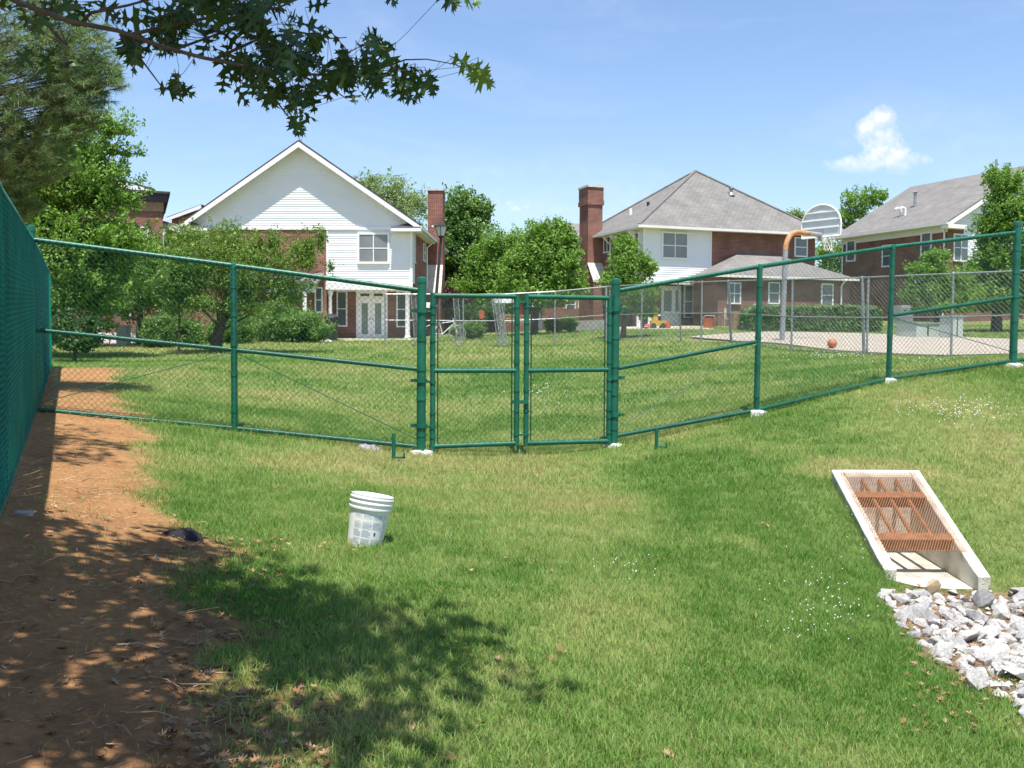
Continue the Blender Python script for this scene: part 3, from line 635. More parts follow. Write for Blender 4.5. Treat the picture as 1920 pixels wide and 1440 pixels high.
# gate leaves
def gate_leaf(label, pxl, pxr, Yl, Yr, tl, tr, ml, mr, bl, br, hinge_side, hinges, rod):
    root = thing('gate_leaf', label, 'gate', at(pxl, bl, Yl), 0, 'green chain-link fence and gate')
    a = at(pxl, bl, Yl); b = at(pxr, br, Yr); zt = (at(pxl, tl, Yl).z, at(pxr, tr, Yr).z); zm = (at(pxl, ml, Yl).z, at(pxr, mr, Yr).z); zb = (a.z, b.z)
    r = .032
    for p, i in ((a, 0), (b, 1)):
        low = zb[i] - (.16 if (hinge_side == i and i == 0) else .03)
        MB().tube([(p.x, p.y, low), (p.x, p.y, zt[i] + .03)], r, 12).build('stile', M['green'], root, True)
        s = 1 if i == 0 else -1; d = (b - a).normalized()
        q = p + d * (s * .062); MB().tube([(q.x, q.y, zb[i] + .01), (q.x, q.y, zt[i] - .01)], .009, 6).build('tension_bar', M['green_wire'], root)
        for t in (.06, .22, .36, .55, .70, .82, .93):
            bm_ = MB(); z = zb[i] + (zt[i] - zb[i]) * t; bm_.tube([(p.x, p.y, z - .011), (p.x, p.y, z + .011)], r + .006, 12)
            bm_.tube([(p.x, p.y, z), (q.x + d.x * s * .01, q.y, z)], .008, 6)
            bm_.build('tension_band', M['green'], root, True)
    for Z, nm in ((zt, 'top_rail'), (zm, 'middle_rail'), (zb, 'bottom_rail')):
        rail(root, (a.x, a.y, Z[0]), (b.x, b.y, Z[1]), r * .95, M['green'], nm)
    d = (b - a).normalized() * .05
    stuff(chain_mesh(Vector((a.x + d.x, a.y + d.y - .02, zb[0])), Vector((b.x - d.x, b.y - d.y - .02, zb[1])), Vector((a.x + d.x, a.y + d.y - .02, zt[0])), Vector((b.x - d.x, b.y - d.y - .02, zt[1])), .07).build('chain_link_mesh', M['green_wire'], root))
    hp = B['gl'] if hinge_side == 0 else B['gr']; s = a if hinge_side == 0 else b
    for hy in hinges:
        z = at(pxl if hinge_side == 0 else pxr, hy, s.y).z
        m = MB().tube([(hp.x, hp.y, z - .025), (hp.x, hp.y, z + .02)], gT + .014, 14); m.tube([(hp.x, hp.y - .02, z), (s.x, s.y, z - .02)], .016, 8)
        m.tube([(s.x, s.y, z - .04), (s.x, s.y, z + .0)], r + .008, 12)
        out = -1 if hinge_side == 0 else 1
        m.box(hp.x + out * (gT + .045) - .03, hp.x + out * (gT + .045) + .03, hp.y - .012, hp.y + .012, z - .02, z + .02)
        m.build('hinge', M['green'], root, True)
    if rod:
        m = MB(); x = a.x - .10; y = a.y - .02; zg = g(x, y)
        m.tube([(x, y, zg - .04), (x, y, zt[0] - .05)], .016, 8)
        m.build('drop_rod', M['green'], root, True)
        for yy in (815, 566):
            lm_ = MB(); z = at(pxl, yy, a.y).z; lm_.box(x - .03, a.x, y - .02, y + .02, z - .012, z + .012); lm_.build('rod_guide', M['green'], root)
        lm_ = MB(); z = at(pxl, 753, a.y).z; lm_.box(a.x - .19, a.x + .03, a.y - .055, a.y - .035, z - .025, z + .02)
        lm_.build('latch', M['green'], root)
    keep_world(root); return root
gate_leaf('left green gate leaf hung from the tall post at its left', 811, 968, 11.9, 12.17, 554, 556, 695, 695, 837, 831, 0, (583, 713, 797), False)
gate_leaf('right green gate leaf with drop rod at its left stile', 986, 1141, 12.2, 12.52, 556, 559, 695, 693, 831, 827, 1, (580, 708, 778), True)

# hold-back stubs in the grass
def holdback(label, px, py, Y, top):
    p = on(px, py, Y); h = at(px, top, Y).z - p.z
    r = thing('gate_holdback', label, 'gate stop', p, 0, 'gate hold-backs')
    MB().tube([(0, 0, -.1), (0, 0, h)], .022, 10).build('stub_post', M['green'], r, True)
    MB().box(.0, .13, -.015, .015, .03, .05).box(.11, .13, -.015, .015, .03, .09).build('catch', M['green'], r)
holdback('short green gate stop left of the gate', 738, 862, 11.2, 812)
holdback('short green gate stop right of the gate', 1231, 842, 12.0, 802)

# ------------------------------------------------------------------ screened fence on the left
def screened_fence():
    dirv = Vector((B['c'].x + 3.14, B['c'].y - 6.05)); dirv.normalize()
    far = at(97, 690, 20.6); p0 = Vector((-3.13, 6.05))
    L0 = -2.3; L1 = (Vector((far.x, far.y)) - p0).length
    root = thing('screened_fence', 'tall green slatted chain-link fence running along the left edge', 'fence', (p0.x, p0.y, g(*p0)), 0)
    def xy(s): return p0 + dirv * s
    zt0 = at(0, 352, 6.05).z; ztc = T['c']; zt1 = at(97, 516, 20.6).z; sc = (Vector((B['c'].x, B['c'].y)) - p0).length
    zb0 = at(4, 938, 6.05).z; zbc = B['c'].z + .02; zb1 = at(97, 688, 20.6).z
    def ztop(s): return float(np.interp(s, [L0, 0, sc, L1], [zt0 + .03, zt0, ztc, zt1]))
    def zbot(s): return float(np.interp(s, [L0, 0, sc, L1], [zb0, zb0, zbc, zb1]))
    n = 280; step = (L1 - L0) / n; me = MB().box(-.026, .026, -.002, .002, 0, 1).mesh('slat', M['slat2'])
    ang = math.atan2(dirv.y, dirv.x)
    rr = random.Random(3)
    for k in range(n):
        s = L0 + (k + .5) * step; q = xy(s)
        o = mesh_obj('slat', me, None, root); zb = zbot(s) + .03 + rr.uniform(-.01, .01)
        o.location = (q.x, q.y, zb); o.scale = (1, 1, ztop(s) - zb - .03 + rr.uniform(-.012, .012))
        o.rotation_euler = (rr.gauss(0, .004), 0, ang + rr.gauss(.12, .10))
    sp = [L0, 0, sc * .5, sc + .05]
    while sp[-1] + 2.4 < L1: sp.append(sp[-1] + 2.4)
    sp.append(L1)
    nrm = Vector((dirv.y, -dirv.x))
    for s in sp:
        q = xy(s) - nrm * .05; post(root, q.x, q.y, zbot(s), ztop(s) + .01, .038, M['green'])
    for a, b in zip(sp[:-1], sp[1:]):
        qa = xy(a); qb = xy(b)
        for f in (ztop, zbot):
            d = -.01 if f is ztop else .02
            rail(root, (qa.x, qa.y, f(a) + d), (qb.x, qb.y, f(b) + d), .024, M['green'], 'top_rail' if f is ztop else 'bottom_rail')
        if a < 12:
            e = nrm * .02
            stuff(chain_mesh(Vector((qa.x + e.x, qa.y + e.y, zbot(a))), Vector((qb.x + e.x, qb.y + e.y, zbot(b))), Vector((qa.x + e.x, qa.y + e.y, ztop(a))), Vector((qb.x + e.x, qb.y + e.y, ztop(b))), .075, .0024, .008).build('chain_link_mesh', M['slat'], root))
    q = xy(0) + nrm * .03; lump(q.x + .06, q.y - .02, g(q.x, q.y) - .025, .10, .05, .015, 5).build('footing', M['concgrey'], root)
    keep_world(root)
screened_fence()

# ------------------------------------------------------------------ grey playground fence behind
def grey_fence():
    pts = [(722, 646, 36, 551), (790, 646, 36.2, 551), (868, 646, 36.2, 551), (945, 647, 36, 551), (1040, 640, 36, 546), (1136, 630, 35.5, 537), (1203, 632, 34, 533), (1270, 637, 31.8, 529.5), (1315, 641, 30.2, 528), (1364, 643, 29, 526), (1484, 657, 25.6, 523), (1614, 661, 24, 519.5), (1784, 669, 21.9, 512), (1935, 675, 20.6, 506)]
    root = thing('chain_link_fence', 'silver galvanised chain-link fence round the lawn behind the gate', 'fence', on(*pts[3][:3]), 0)
    nd = []
    for (px, py, Y, ty) in pts:
        b = on(px, py, Y); nd.append((b, at(px, ty, Y).z))
    for i, (b, zt) in enumerate(nd):
        ln = {7: -.13, 9: -.12, 11: -.08, 6: 0}.get(i, random.uniform(-.02, .02))
        px = pts[i][0]; dark = px > 1180
        post(root, b.x - ln, b.y, b.z, zt, .027 if i not in (9, 11, 5) else .04, M['galv'], 'dome', 8, (ln, 0))
    for (a, za), (b, zb) in zip(nd[:-1], nd[1:]):
        rail(root, (a.x, a.y, za - .01), (b.x, b.y, zb - .01), .022, M['galv'], 'top_rail', 6)
        rail(root, (a.x, a.y, a.z * .52 + za * .48), (b.x, b.y, b.z * .52 + zb * .48), .018, M['galv'], 'middle_rail', 6)
        stuff(chain_mesh(Vector((a.x, a.y - .02, a.z + .03)), Vector((b.x, b.y - .02, b.z + .03)), Vector((a.x, a.y - .02, za)), Vector((b.x, b.y - .02, zb)), .11, .0026).build('chain_link_mesh', M['galvwire'], root))
    # second post of a doubled corner
    b, zt = nd[11]; post(root, b.x + .22, b.y + .2, b.z, zt, .028, M['galv'], 'dome', 8)
    keep_world(root)
    # loose panels leaning together
    for (pxa, pxb, Y, ty, by, lab, dx) in [(934, 946, 34.8, 551, 646, 'silver chain-link panel standing on edge behind the left gate leaf, left one of two', .25), (940, 953, 34.4, 549, 648, 'silver chain-link panel standing on edge behind the left gate leaf, right one of two', .3), (857, 866, 35, 553, 648, 'narrow silver chain-link panel leaning on the grey fence', .15), (778, 786, 34.7, 550, 648, 'narrow silver panel behind the left gate post', .15)]:
        a = on(pxa, by, Y); b = on(pxb, by, Y + .5); zt = at(pxa, ty, Y).z
        rt = thing('loose_fence_panel', lab, 'fence panel', a, 0, 'loose silver fence panels')
        for q in (a, b): MB().tube([(q.x, q.y, q.z), (q.x - dx, q.y + .1, zt)], .016, 6).build('stile', M['galv'], rt)
        for t in (.03, .5, .98):
            f = lambda q: Vector((q.x - dx * t, q.y + .1 * t, q.z + (zt - q.z) * t)); MB().tube([f(a), f(b)], .018, 6).build('rail', M['galv'], rt)
        stuff(chain_mesh(Vector(a), Vector(b), Vector((a.x - dx, a.y + .1, zt)), Vector((b.x - dx, b.y + .1, zt)), .10, .003).build('chain_link_mesh', M['galvwire'], rt))
        keep_world(rt)
grey_fence()
#PART2
# ------------------------------------------------------------------ houses
class House:
    def __init__(s, name, label, px, Y, zpx, yaw, group='brick houses behind the lawn'):
        p = at(px, 600, Y); z = at(*zpx).z; s.o = Vector((p.x, p.y, z)); s.yaw = yaw
        s.root = thing(name, label, 'house', s.o, yaw, group); s.R = Matrix.Rotation(-yaw, 3, 'Z')
    def hit(s, px, py, v=None, u=None):
        w = s.R @ ray(px, py); c = s.R @ (CAM - s.o); t = ((v - c.y) / w.y) if v is not None else ((u - c.x) / w.x)
        return c + w * t
    def box(s, name, mat, x0, x1, y0, y1, z0, z1, parent=None):
        return MB().box(x0, x1, y0, y1, z0, z1).build(name, M[mat], parent or s.root)
    def clap(s, name, x0, x1, z0, z1, v=0.0, side=None, gable=None, h=.115, thick=.25, mat='siding'):
        """lapped boards on the plane y=v facing -y (or x=side plane). gable(z)->(xa,xb)"""
        m = MB(); z = z0
        while z < z1 - 1e-4:
            zt = min(z + h, z1)
            xa0, xb0 = gable(z) if gable else (x0, x1); xa1, xb1 = gable(zt) if gable else (x0, x1)
            if xb1 < xa1: xa1 = xb1 = (xa1 + xb1) / 2
            pts = [(xa0, v - .03, z), (xb0, v - .03, z), (xb1, v - .004, zt), (xa1, v - .004, zt), (xa0, v, z), (xb0, v, z)]
            if side is not None:
                sx, sgn = side; pts = [(sx + sgn * (v - p[1]), p[0], p[2]) for p in pts]
            m.add(pts, [(0, 1, 2, 3), (4, 5, 1, 0)]); z = zt
        o = m.build(name, M[mat], s.root); o['kind'] = 'stuff'; return o
    def window(s, x0, x1, z0, z1, v=0.0, nx=2, nz=2, glass='glass', side=None, fw=.07, sill=True, d=.05):
        """frame on the plane y=v facing -y, or (side=(x, sign)) on a plane x facing sign"""
        def P(m, a0, a1, o0, o1, b0, b1):
            if side is None: m.box(a0, a1, v - o1, v - o0, b0, b1)
            else:
                X, sg = side; q = sorted((X + sg * o0, X + sg * o1)); m.box(q[0], q[1], a0, a1, b0, b1)
            return m
        w = P(MB(), x0 - fw, x1 + fw, .004, .03, z0 - fw, z1 + fw).build('window', M['white'], s.root)
        fr = MB(); P(fr, x0 - fw, x0, .03, d + .02, z0 - fw, z1 + fw); fr.build('jamb', M['white'], w)
        P(MB(), x1, x1 + fw, .03, d + .02, z0 - fw, z1 + fw).build('jamb', M['white'], w)
        P(MB(), x0, x1, .03, d + .02, z1, z1 + fw).build('head', M['white'], w)
        P(MB(), x0 - fw * (.5 if sill else 0), x1 + fw * (.5 if sill else 0), .03, d + (.06 if sill else .02), z0 - fw, z0).build('sill', M['white'], w)
        bw = .045
        xs = [x0 + (x1 - x0) * i / nx for i in range(nx + 1)]; zs = [z0 + (z1 - z0) * i / nz for i in range(nz + 1)]
        for i in range(nx):
            for j in range(nz):
                P(MB(), xs[i] + (bw / 2 if i else 0), xs[i + 1] - (bw / 2 if i < nx - 1 else 0), .03, .036 + .006 * j, zs[j] + (bw / 2 if j else 0), zs[j + 1] - (bw / 2 if j < nz - 1 else 0)).build('pane', M[glass], w)
        for i in range(1, nx): P(MB(), xs[i] - bw / 2, xs[i] + bw / 2, .03, d + .012, z0, z1).build('mullion', M['white'], w)
        for j in range(1, nz): P(MB(), x0, x1, .03, d, zs[j] - bw / 2, zs[j] + bw / 2).build('meeting_rail', M['white'], w)
        return w
    def pwin(s, pxa, pya, pxb, pyb, v=0.0, **k):
        a = s.hit(pxa, pya, v=v); b = s.hit(pxb, pyb, v=v); return s.window(a.x, b.x, b.z, a.z, v, **k)
    def swin(s, pxa, pya, pxb, pyb, X, sg, **k):
        a = s.hit(pxa, pya, u=X); b = s.hit(pxb, pyb, u=X); y0, y1 = sorted((a.y, b.y)); zc = .5 * (s.hit(pxa, pya, u=X).z + s.hit(pxb, pya, u=X).z); zd = .5 * (s.hit(pxa, pyb, u=X).z + s.hit(pxb, pyb, u=X).z)
        return s.window(y0, y1, zd, zc, side=(X, sg), **k)
    def slab(s, name, mat, poly, t=.12, parent=None, up=(0, 0, 1)):
        return MB().prism([Vector(p) - Vector(up) * t for p in poly], Vector(up) * t).build(name, M[mat], parent or s.root)
    def pipe(s, name, mat, pts, r=.04, n=8, parent=None): return MB().tube(pts, r, n).build(name, M[mat], parent or s.root, True)

def left_house():
    H = House('house', 'white gabled house with brick lower walls behind the left half of the fence', 362, 49.0, (697, 634.5, 48.9), math.radians(-2.1))
    Wd = 10.9; D = 12.0; E = H.hit(600, 427, v=0).z; S1 = H.hit(690, 531, v=0).z; xs = H.hit(612, 480, v=0).x
    rt = H.root; pitch = .685
    H.box('wall', 'brick', 0, xs, 0, .25, -.6, E)                                   # front, left of the siding
    H.box('wall', 'brick', 0, .25, .25, D, -.6, E); H.box('wall', 'brick', Wd - .25, Wd, .9, D, S1 - .35, E); H.box('wall', 'brick', Wd - .25, Wd - .003, 1.65, D, -.6, S1 - .35); H.box('wall', 'brick', .25, Wd - .25, D - .25, D, -.6, E)
    H.box('porch_wall', 'brickb', xs, Wd - .25, 1.4, 1.65, -.6, S1 - .33)
    H.box('wall', 'siding', xs + .003, Wd, .02, .27, S1 - .3, E); H.box('porch_soffit', 'white', xs + .003, Wd - .003, .28, 1.75, S1 - .34, S1 - .28)
    H.clap('siding', xs + .08, Wd - .10, S1 + .02, E, v=.02); H.clap('siding', 0.02, .9, S1 + .02, E, v=0, side=(Wd + .0, 1))
    H.box('corner_board', 'white', xs - .0, xs + .09, -.035, .018, S1 - .3, E); H.box('corner_board', 'white', Wd - .11, Wd + .03, -.035, .018, S1 - .3, E)
    H.box('fascia', 'white', xs - .03, Wd + .04, -.05, .017, S1 - .32, S1 + .02)
    H.box('gable_wall', 'siding', .3, Wd - .3, .03, .28, E - .05, E + .5)
    az = E + .22 + (Wd / 2) * pitch - .12
    gb = lambda z: (max(.03, (z - E - .36) / pitch), min(Wd - .03, Wd - (z - E - .36) / pitch))
    H.slab('gable_wall', 'siding', [(.05, .285, E), (Wd - .05, .285, E), (Wd - .05, .285, E + .3), (Wd / 2, .285, E + .3 + (Wd / 2 - .05) * pitch), (.05, .285, E + .3)], .25, up=(0, 1, 0))
    H.clap('gable_siding', 0, 0, E + .02, E + .34 + Wd / 2 * pitch, v=.03, gable=gb)
    H.box('gable_band', 'white', .0, Wd, -.06, .024, E - .10, E + .02)
    # roof planes with overhangs
    ov = .55; side = .45; zt = E + .22; apz = zt + (Wd / 2 + side) * pitch - .08; xm = Wd / 2
    e0 = apz - (xm + side) * pitch
    for sg in (-1, 1):
        xe = xm + sg * (xm + side)
        rf = H.slab('roof', 'shingled', [(xe, -ov, e0), (xm, -ov, apz), (xm, D + .4, apz), (xe, D + .4, e0)][::sg], .09)
        nx_ = -sg
        MB().prism([(xe, -ov - .03, e0 - .10), (xm, -ov - .03, apz - .10), (xm, -ov - .03, apz - .36), (xe, -ov - .03, e0 - .34)][::-sg], (0, .06, 0)).build('rake_board', M['white'], rt)
        MB().prism([(xe + sg * .0, -ov + .03, e0 - .12), (xm, -ov + .03, apz - .12), (xm, -ov + .03, apz - .17), (xe, -ov + .03, e0 - .17)][::-sg], (0, ov - .03, 0)).build('rake_soffit', M['white'], rt)
        # eave soffit, fascia and gutter on the long sides
        xw = 0 if sg < 0 else Wd
        q = sorted((xw + sg * .01, xe))
        H.box('eave_soffit', 'trim', q[0], q[1], -ov + .04, D + .35, e0 - .33, e0 - .28)
        q = sorted((xe - sg * .02, xe + sg * .10)); H.box('gutter', 'trim', q[0], q[1], -ov - .02, D + .38, e0 - .24, e0 - .11)
        # boxed eave return with its own little roof
        q = sorted((xe + sg * .06, xw - sg * .95)); H.box('eave_return', 'white', q[0], q[1], -ov - .05, -.065, e0 - .36, e0 - .20)
        MB().prism([(q[0], -ov - .06, e0 - .198), (q[1], -ov - .06, e0 - .198), ((q[0] + q[1]) / 2 + sg * .2, -.03, e0 + .10)], (0, 0, .03)).build('return_roof', M['shingled'], rt)
    H.pwin(674, 440, 727, 491, v=.0, glass='blind', fw=.10)
    H.pwin(593, 541, 603, 584, v=0, nx=1, glass='glass'); 
    H.pwin(634, 548, 649, 610, v=1.4, nx=1, glass='glass'); H.pwin(746, 549, 760, 611, v=1.4, nx=1)
    H.pwin(505, 572, 530, 590, v=0, nx=1, nz=1); H.pwin(380, 437, 390, 480, v=0, nx=1)
    # double door
    a = H.hit(668, 546, v=1.4); b = H.hit(727, 634, v=1.4); x0, x1, zt_ = a.x, b.x, a.z
    dr = H.box('door_frame', 'white', x0, x1, 1.34, 1.396, 0, zt_)
    for i in range(2):
        c0 = x0 + .12 + i * (x1 - x0 - .24) / 2; c1 = c0 + (x1 - x0 - .24) / 2 - .02
        lf = H.box('door', 'white', c0, c1, 1.30, 1.338, .02, 2.02); gl = MB().box(c0 + .17, c1 - .17, 1.294, 1.299, .22, 1.78).build('glass_panel', M['doorglass'], lf)
        kx = c1 - .07 if i == 0 else c0 + .07; MB().tube([(kx, 1.30, .98), (kx, 1.24, .98)], .03, 8).build('knob', M['black'], lf)
        MB().box(c0 + .1, c1 - .1, 1.327, 1.338, 2.14, zt_ - .12).build('transom_pane', M['glass'], dr)
    cx = H.hit(764, 590, v=.1).x
    co = MB().lathe([(.16, 0), (.16, .10), (.12, .14), (.11, 2.1), (.13, 2.15), (.16, 2.2), (.16, S1 - .35)], 16, (cx, .15, 0)); co.build('porch_column', M['white'], rt, True)
    MB().lathe([(.14, 0), (.14, .10), (.10, .14), (.09, 2.1), (.14, 2.2), (.14, S1 - .35)], 16, (xs + .15, .15, 0)).build('porch_column', M['white'], rt, True)
    H.box('porch_slab', 'patio', xs - .3, Wd + .3, -.9, 1.395, -.5, .0)
    # lean-to roof over the left door
    zz = H.hit(600, 518, v=0).z
    H.slab('lean_to_roof', 'shingle', [(2.6, -.012, zz + .15), (2.6, -1.6, zz - .45), (xs - .1, -1.6, zz - .45), (xs - .1, -.012, zz + .15)], .10); H.box('lean_to_beam', 'white', 2.7, xs - .2, -1.5, -1.38, zz - .85, zz - .56)
    px_ = H.hit(572, 560, v=-1.4).x; H.box('porch_post', 'white', px_ - .08, px_ + .08, -1.52, -1.36, -.1, zz - .852)
    # side details
    H.swin(793.2, 458, 796, 489, Wd, 1, nx=1, fw=.05); H.swin(775, 440, 777, 492, Wd + .022, 1, nx=1, fw=.04)
    H.pipe('downspout', 'white', [(Wd + .42, 5.4, e0 - .2), (Wd + .30, 5.4, e0 - .4), (Wd + .07, 5.4, e0 - .6), (Wd + .07, 5.4, -.3)], .045)
    ch = H.box('chimney', 'brick', Wd + .01, Wd + .85, 6.2, 7.3, -.6, H.hit(808, 358, v=6.3).z)
    zc = H.hit(808, 358, v=6.3).z
    MB().box(Wd - .04, Wd + .90, 6.14, 7.36, zc, zc + .10).build('cap', M['conc'], ch)
    MB().prism([(Wd + .02, 5.3, -.6), (Wd + .02, 6.2, -.6), (Wd + .02, 6.2, 3.9), (Wd + .02, 5.3, 2.4)][::-1], (.8, 0, 0)).build('shoulder', M['brickb'], ch)
    MB().prism([(Wd - .0, 5.22, 2.42), (Wd + .0, 6.19, 4.0), (Wd + .0, 6.19, 4.1), (Wd + .0, 5.22, 2.52)], (.86, 0, 0)).build('shoulder_cap', M['conc'], ch)
    for k in (0, 1): MB().tube([(Wd + .28 + k * .3, 6.19, zc - 1.95), (Wd + .28 + k * .3, 6.21, zc - 1.95)], .06, 8).build('flue_vent', M['white'], ch)
    H.pipe('ridge_vent_pipe', 'galv', [(xm - .15, .5, apz - .2), (xm - .15, .5, apz + .22)], .06)
left_house()

def mid_house():
    H = House('house', 'brick house with grey pyramid roof and white-sided corner, centre right', 1205, 52.7, (1190, 613, 52), math.radians(19.5))
    Wd, D = 10.85, 8.2; rt = H.root; E = H.hit(1205, 428, v=0).z; S1 = H.hit(1215, 521, v=0).z; xs = H.hit(1334, 480, v=0).x
    H.box('wall', 'brickb', xs, Wd, 0, .25, -.6, E); H.box('wall', 'brickb', Wd - .25, Wd, .25, D, -.6, E); H.box('wall', 'brickb', 0, .25, 1.6, D, -.6, E); H.box('wall', 'brickb', .25, Wd - .25, D - .25, D, -.6, E)
    H.box('porch_wall', 'brickb', .02, xs, 1.0, 1.25, -.6, S1 - .2)
    H.box('wall', 'siding', .02, xs - .003, .02, .27, S1 - .15, E); H.box('wall', 'siding', .02, .27, .27, 1.597, S1 - .15, E); H.box('porch_soffit', 'white', .02, xs - .003, .02, 1.6, S1 - .2, S1 - .153)
    H.clap('siding', .09, xs - .08, S1, E, v=.02); H.clap('siding', .09, 1.5, S1, E, v=0, side=(.02, -1))
    H.box('corner_board', 'white', -.03, .09, -.03, .018, S1 - .18, E); H.box('corner_board', 'white', xs - .09, xs - .003, -.03, .018, S1 - .18, E); H.box('fascia', 'white', -.02, xs - .003, -.05, .016, S1 - .3, S1)
    ov = .55; z0 = E + .12; ap = H.hit(1300, 321, v=4.1); apz = ap.z; ax = Wd / 2; ay = D / 2
    c = [(-ov, -ov, z0), (Wd + ov, -ov, z0), (Wd + ov, D + ov, z0), (-ov, D + ov, z0)]; A = (ax, ay, apz)
    for i in range(4):
        a, b = c[i], c[(i + 1) % 4]; MB().add([a, b, A, tuple(Vector(a) - Vector((0, 0, .08))), tuple(Vector(b) - Vector((0, 0, .08))), tuple(Vector(A) - Vector((0, 0, .08)))], [(0, 1, 2), (4, 3, 5), (0, 3, 4, 1)]).build('roof', M['shingle'], rt)
    for i in range(4):
        a = Vector(c[i]); MB().tube([a + Vector((0, 0, .02)), Vector(A) + Vector((0, 0, .03))], .07, 6).build('hip_cap', M['shingle'], rt)
    H.box('eave_soffit', 'trim', -ov + .03, Wd + ov - .03, -ov + .03, D + ov - .03, E + .0, E + .03)
    H.box('gutter', 'trim', -ov - .08, Wd + ov + .08, -ov - .08, -ov + .02, E - .02, E + .11); H.box('gutter', 'trim', -ov - .08, -ov + .02, -ov + .03, D + ov, E - .02, E + .11)
    H.pwin(1243, 437, 1287, 484, v=0, glass='blind', fw=.09); H.pwin(1491, 447, 1511, 480, v=0, nx=1, fw=.07)
    H.swin(1186, 438, 1198, 480, 0, -1, nx=1, fw=.06); H.swin(1134, 446, 1145, 472, 0, -1, nx=2, nz=1, fw=.06)
    # porch doors and window
    for (a, b, top, nm) in ((1240, 1262, 536, 'door'), (1262, 1276, 536, 'door'), (1310, 1323, 534, 'door')):
        p = H.hit(a, top, v=1.0); q = H.hit(b, 612, v=1.0); d = H.box('door', 'white', p.x, q.x - .03, .93, .997, 0, p.z)
        MB().box(p.x + .12, q.x - .15, .922, .929, .9, p.z - .25).build('glass_panel', M['doorglass'], d)
    H.pwin(1284, 536, 1297, 594, v=1.0, nx=1, glass='blind')
    H.box('porch_slab', 'patio', -.4, xs + .2, -1.6, .995, -.6, .0)
    # one-storey wing with its own hip roof
    y0 = -2.5; a = H.hit(1346, 560, v=y0).x; b = H.hit(1592, 560, v=y0).x; We = H.hit(1470, 521, v=y0 - .45).z
    H.box('wing_wall', 'brickb', a, b, y0, y0 + .25, -.8, We); H.box('wing_wall', 'brickb', a, a + .25, y0 + .25, -.003, -.8, We); H.box('wing_wall', 'brickb', b - .25, b, y0 + .25, 3.0, -.8, We)
    o2 = .30; rz = H.hit(1442, 471, v=.3).z; q0 = (a - o2, y0 - o2, We + .08); q1 = (b + o2, y0 - o2, We + .08); q2 = (b + o2, 3.4, We + .08); q3 = (a - o2, 3.4, We + .08); r1 = ((a + b) / 2 - .9, .4, rz); r2 = ((a + b) / 2 + .5, .4, rz)
    for poly in ([q0, q1, r2, r1], [q1, q2, r2], [q3, q0, r1], [q2, q3, r1, r2]): 
        n = (Vector(poly[1]) - Vector(poly[0])).cross(Vector(poly[2]) - Vector(poly[0])).normalized(); MB().prism([Vector(p) - n * .08 for p in poly], n * .08).build('wing_roof', M['shingle'], rt)
    H.box('wing_soffit', 'trim', a - o2 + .03, b + o2 - .03, y0 - o2 + .03, -.06, We - .0, We + .02); H.box('wing_gutter', 'trim', a - o2 - .06, b + o2 + .06, y0 - o2 - .08, y0 - o2 + .01, We - .04, We + .075)
    for (pa, ta, pb, tb) in ((1366, 532, 1386, 568), (1442, 531, 1459, 568), (1541, 534, 1559, 573)): H.pwin(pa, ta, pb, tb, v=y0, nx=2 if pa < 1400 else 1, nz=2)
    wp = H.hit(1577, 560, v=y0 - .06).x; H.pipe('downspout', 'white', [(wp, y0 - .42, We), (wp, y0 - .07, We - .3), (wp, y0 - .07, -.5)], .045)
    H.box('meter_box', 'white', H.hit(1412, 570, v=y0).x, H.hit(1424, 570, v=y0).x, y0 - .15, y0 - .004, .9, 1.25)
    # chimney on the left wall
    zc = H.hit(1112, 351, v=5.2).z; ch = H.box('chimney', 'brick', -.92, -.01, 5.2, 6.45, -.6, zc)
    m = MB().box(-.99, .06, 5.13, 6.52, zc - 1.0, zc - .75); m.build('corbel', M['brick'], ch); MB().box(-.96, .03, 5.16, 6.49, zc - .75, zc - .002).build('corbel_top', M['brick'], ch)
    MB().box(-1.0, .07, 5.10, 6.55, zc, zc + .12).build('cap', M['conc'], ch)
    MB().prism([(-.9, 4.4, -.6), (-.9, 5.2, -.6), (-.9, 5.2, 3.6), (-.9, 4.4, 2.6)][::-1], (.88, 0, 0)).build('shoulder', M['brickb'], ch)
    MB().prism([(-.94, 4.35, 2.62), (-.94, 5.19, 3.68), (-.94, 5.19, 3.78), (-.94, 4.35, 2.72)], (.92, 0, 0)).build('shoulder_cap', M['conc'], ch)
    H.pipe('downspout', 'white', [(-ov - .02, 4.0, E), (-.3, 4.0, E - .3), (-.06, 4.0, E - .5), (-.06, 4.0, -.4)], .045)
    for yb in (.9, 3.2):
        MB().prism([(-.02, yb, E - .02), (-.48, yb, E - .02), (-.42, yb, E - .14), (-.12, yb, E - .45), (-.02, yb, E - .65)], (0, .12, 0)).build('eave_bracket', M['white'], rt)
    # roof vents
    p = H.hit(1371, 386, v=2.2); rzv = z0 + (apz - z0) * (p.y + ov) / (ay + ov)
    H.pipe('roof_vent', 'galv', [(p.x, p.y, rzv - .1), (p.x, p.y, H.hit(1371, 354, v=2.2).z)], .09); MB().lathe([(.2, 0), (.12, .18)], 10, (p.x, p.y, rzv - .02)).build('vent_flashing', M['galv'], rt)
    MB().lathe([(.02, .12), (.16, .06), (.14, 0)], 10, (p.x, p.y, H.hit(1371, 354, v=2.2).z - .02)).build('vent_hood', M['galv'], rt)
    for (uu, vv, hh, nm) in ((1.2, 4.0, .35, 'roof_vent'), (1.9, 3.2, .2, 'roof_vent')):
        zz = z0 + (apz - z0) * (uu + ov) / (ax + ov); H.pipe(nm, 'white' if hh > .3 else 'black', [(uu, vv, zz - .1), (uu, vv, zz + hh)], .09)
mid_house()

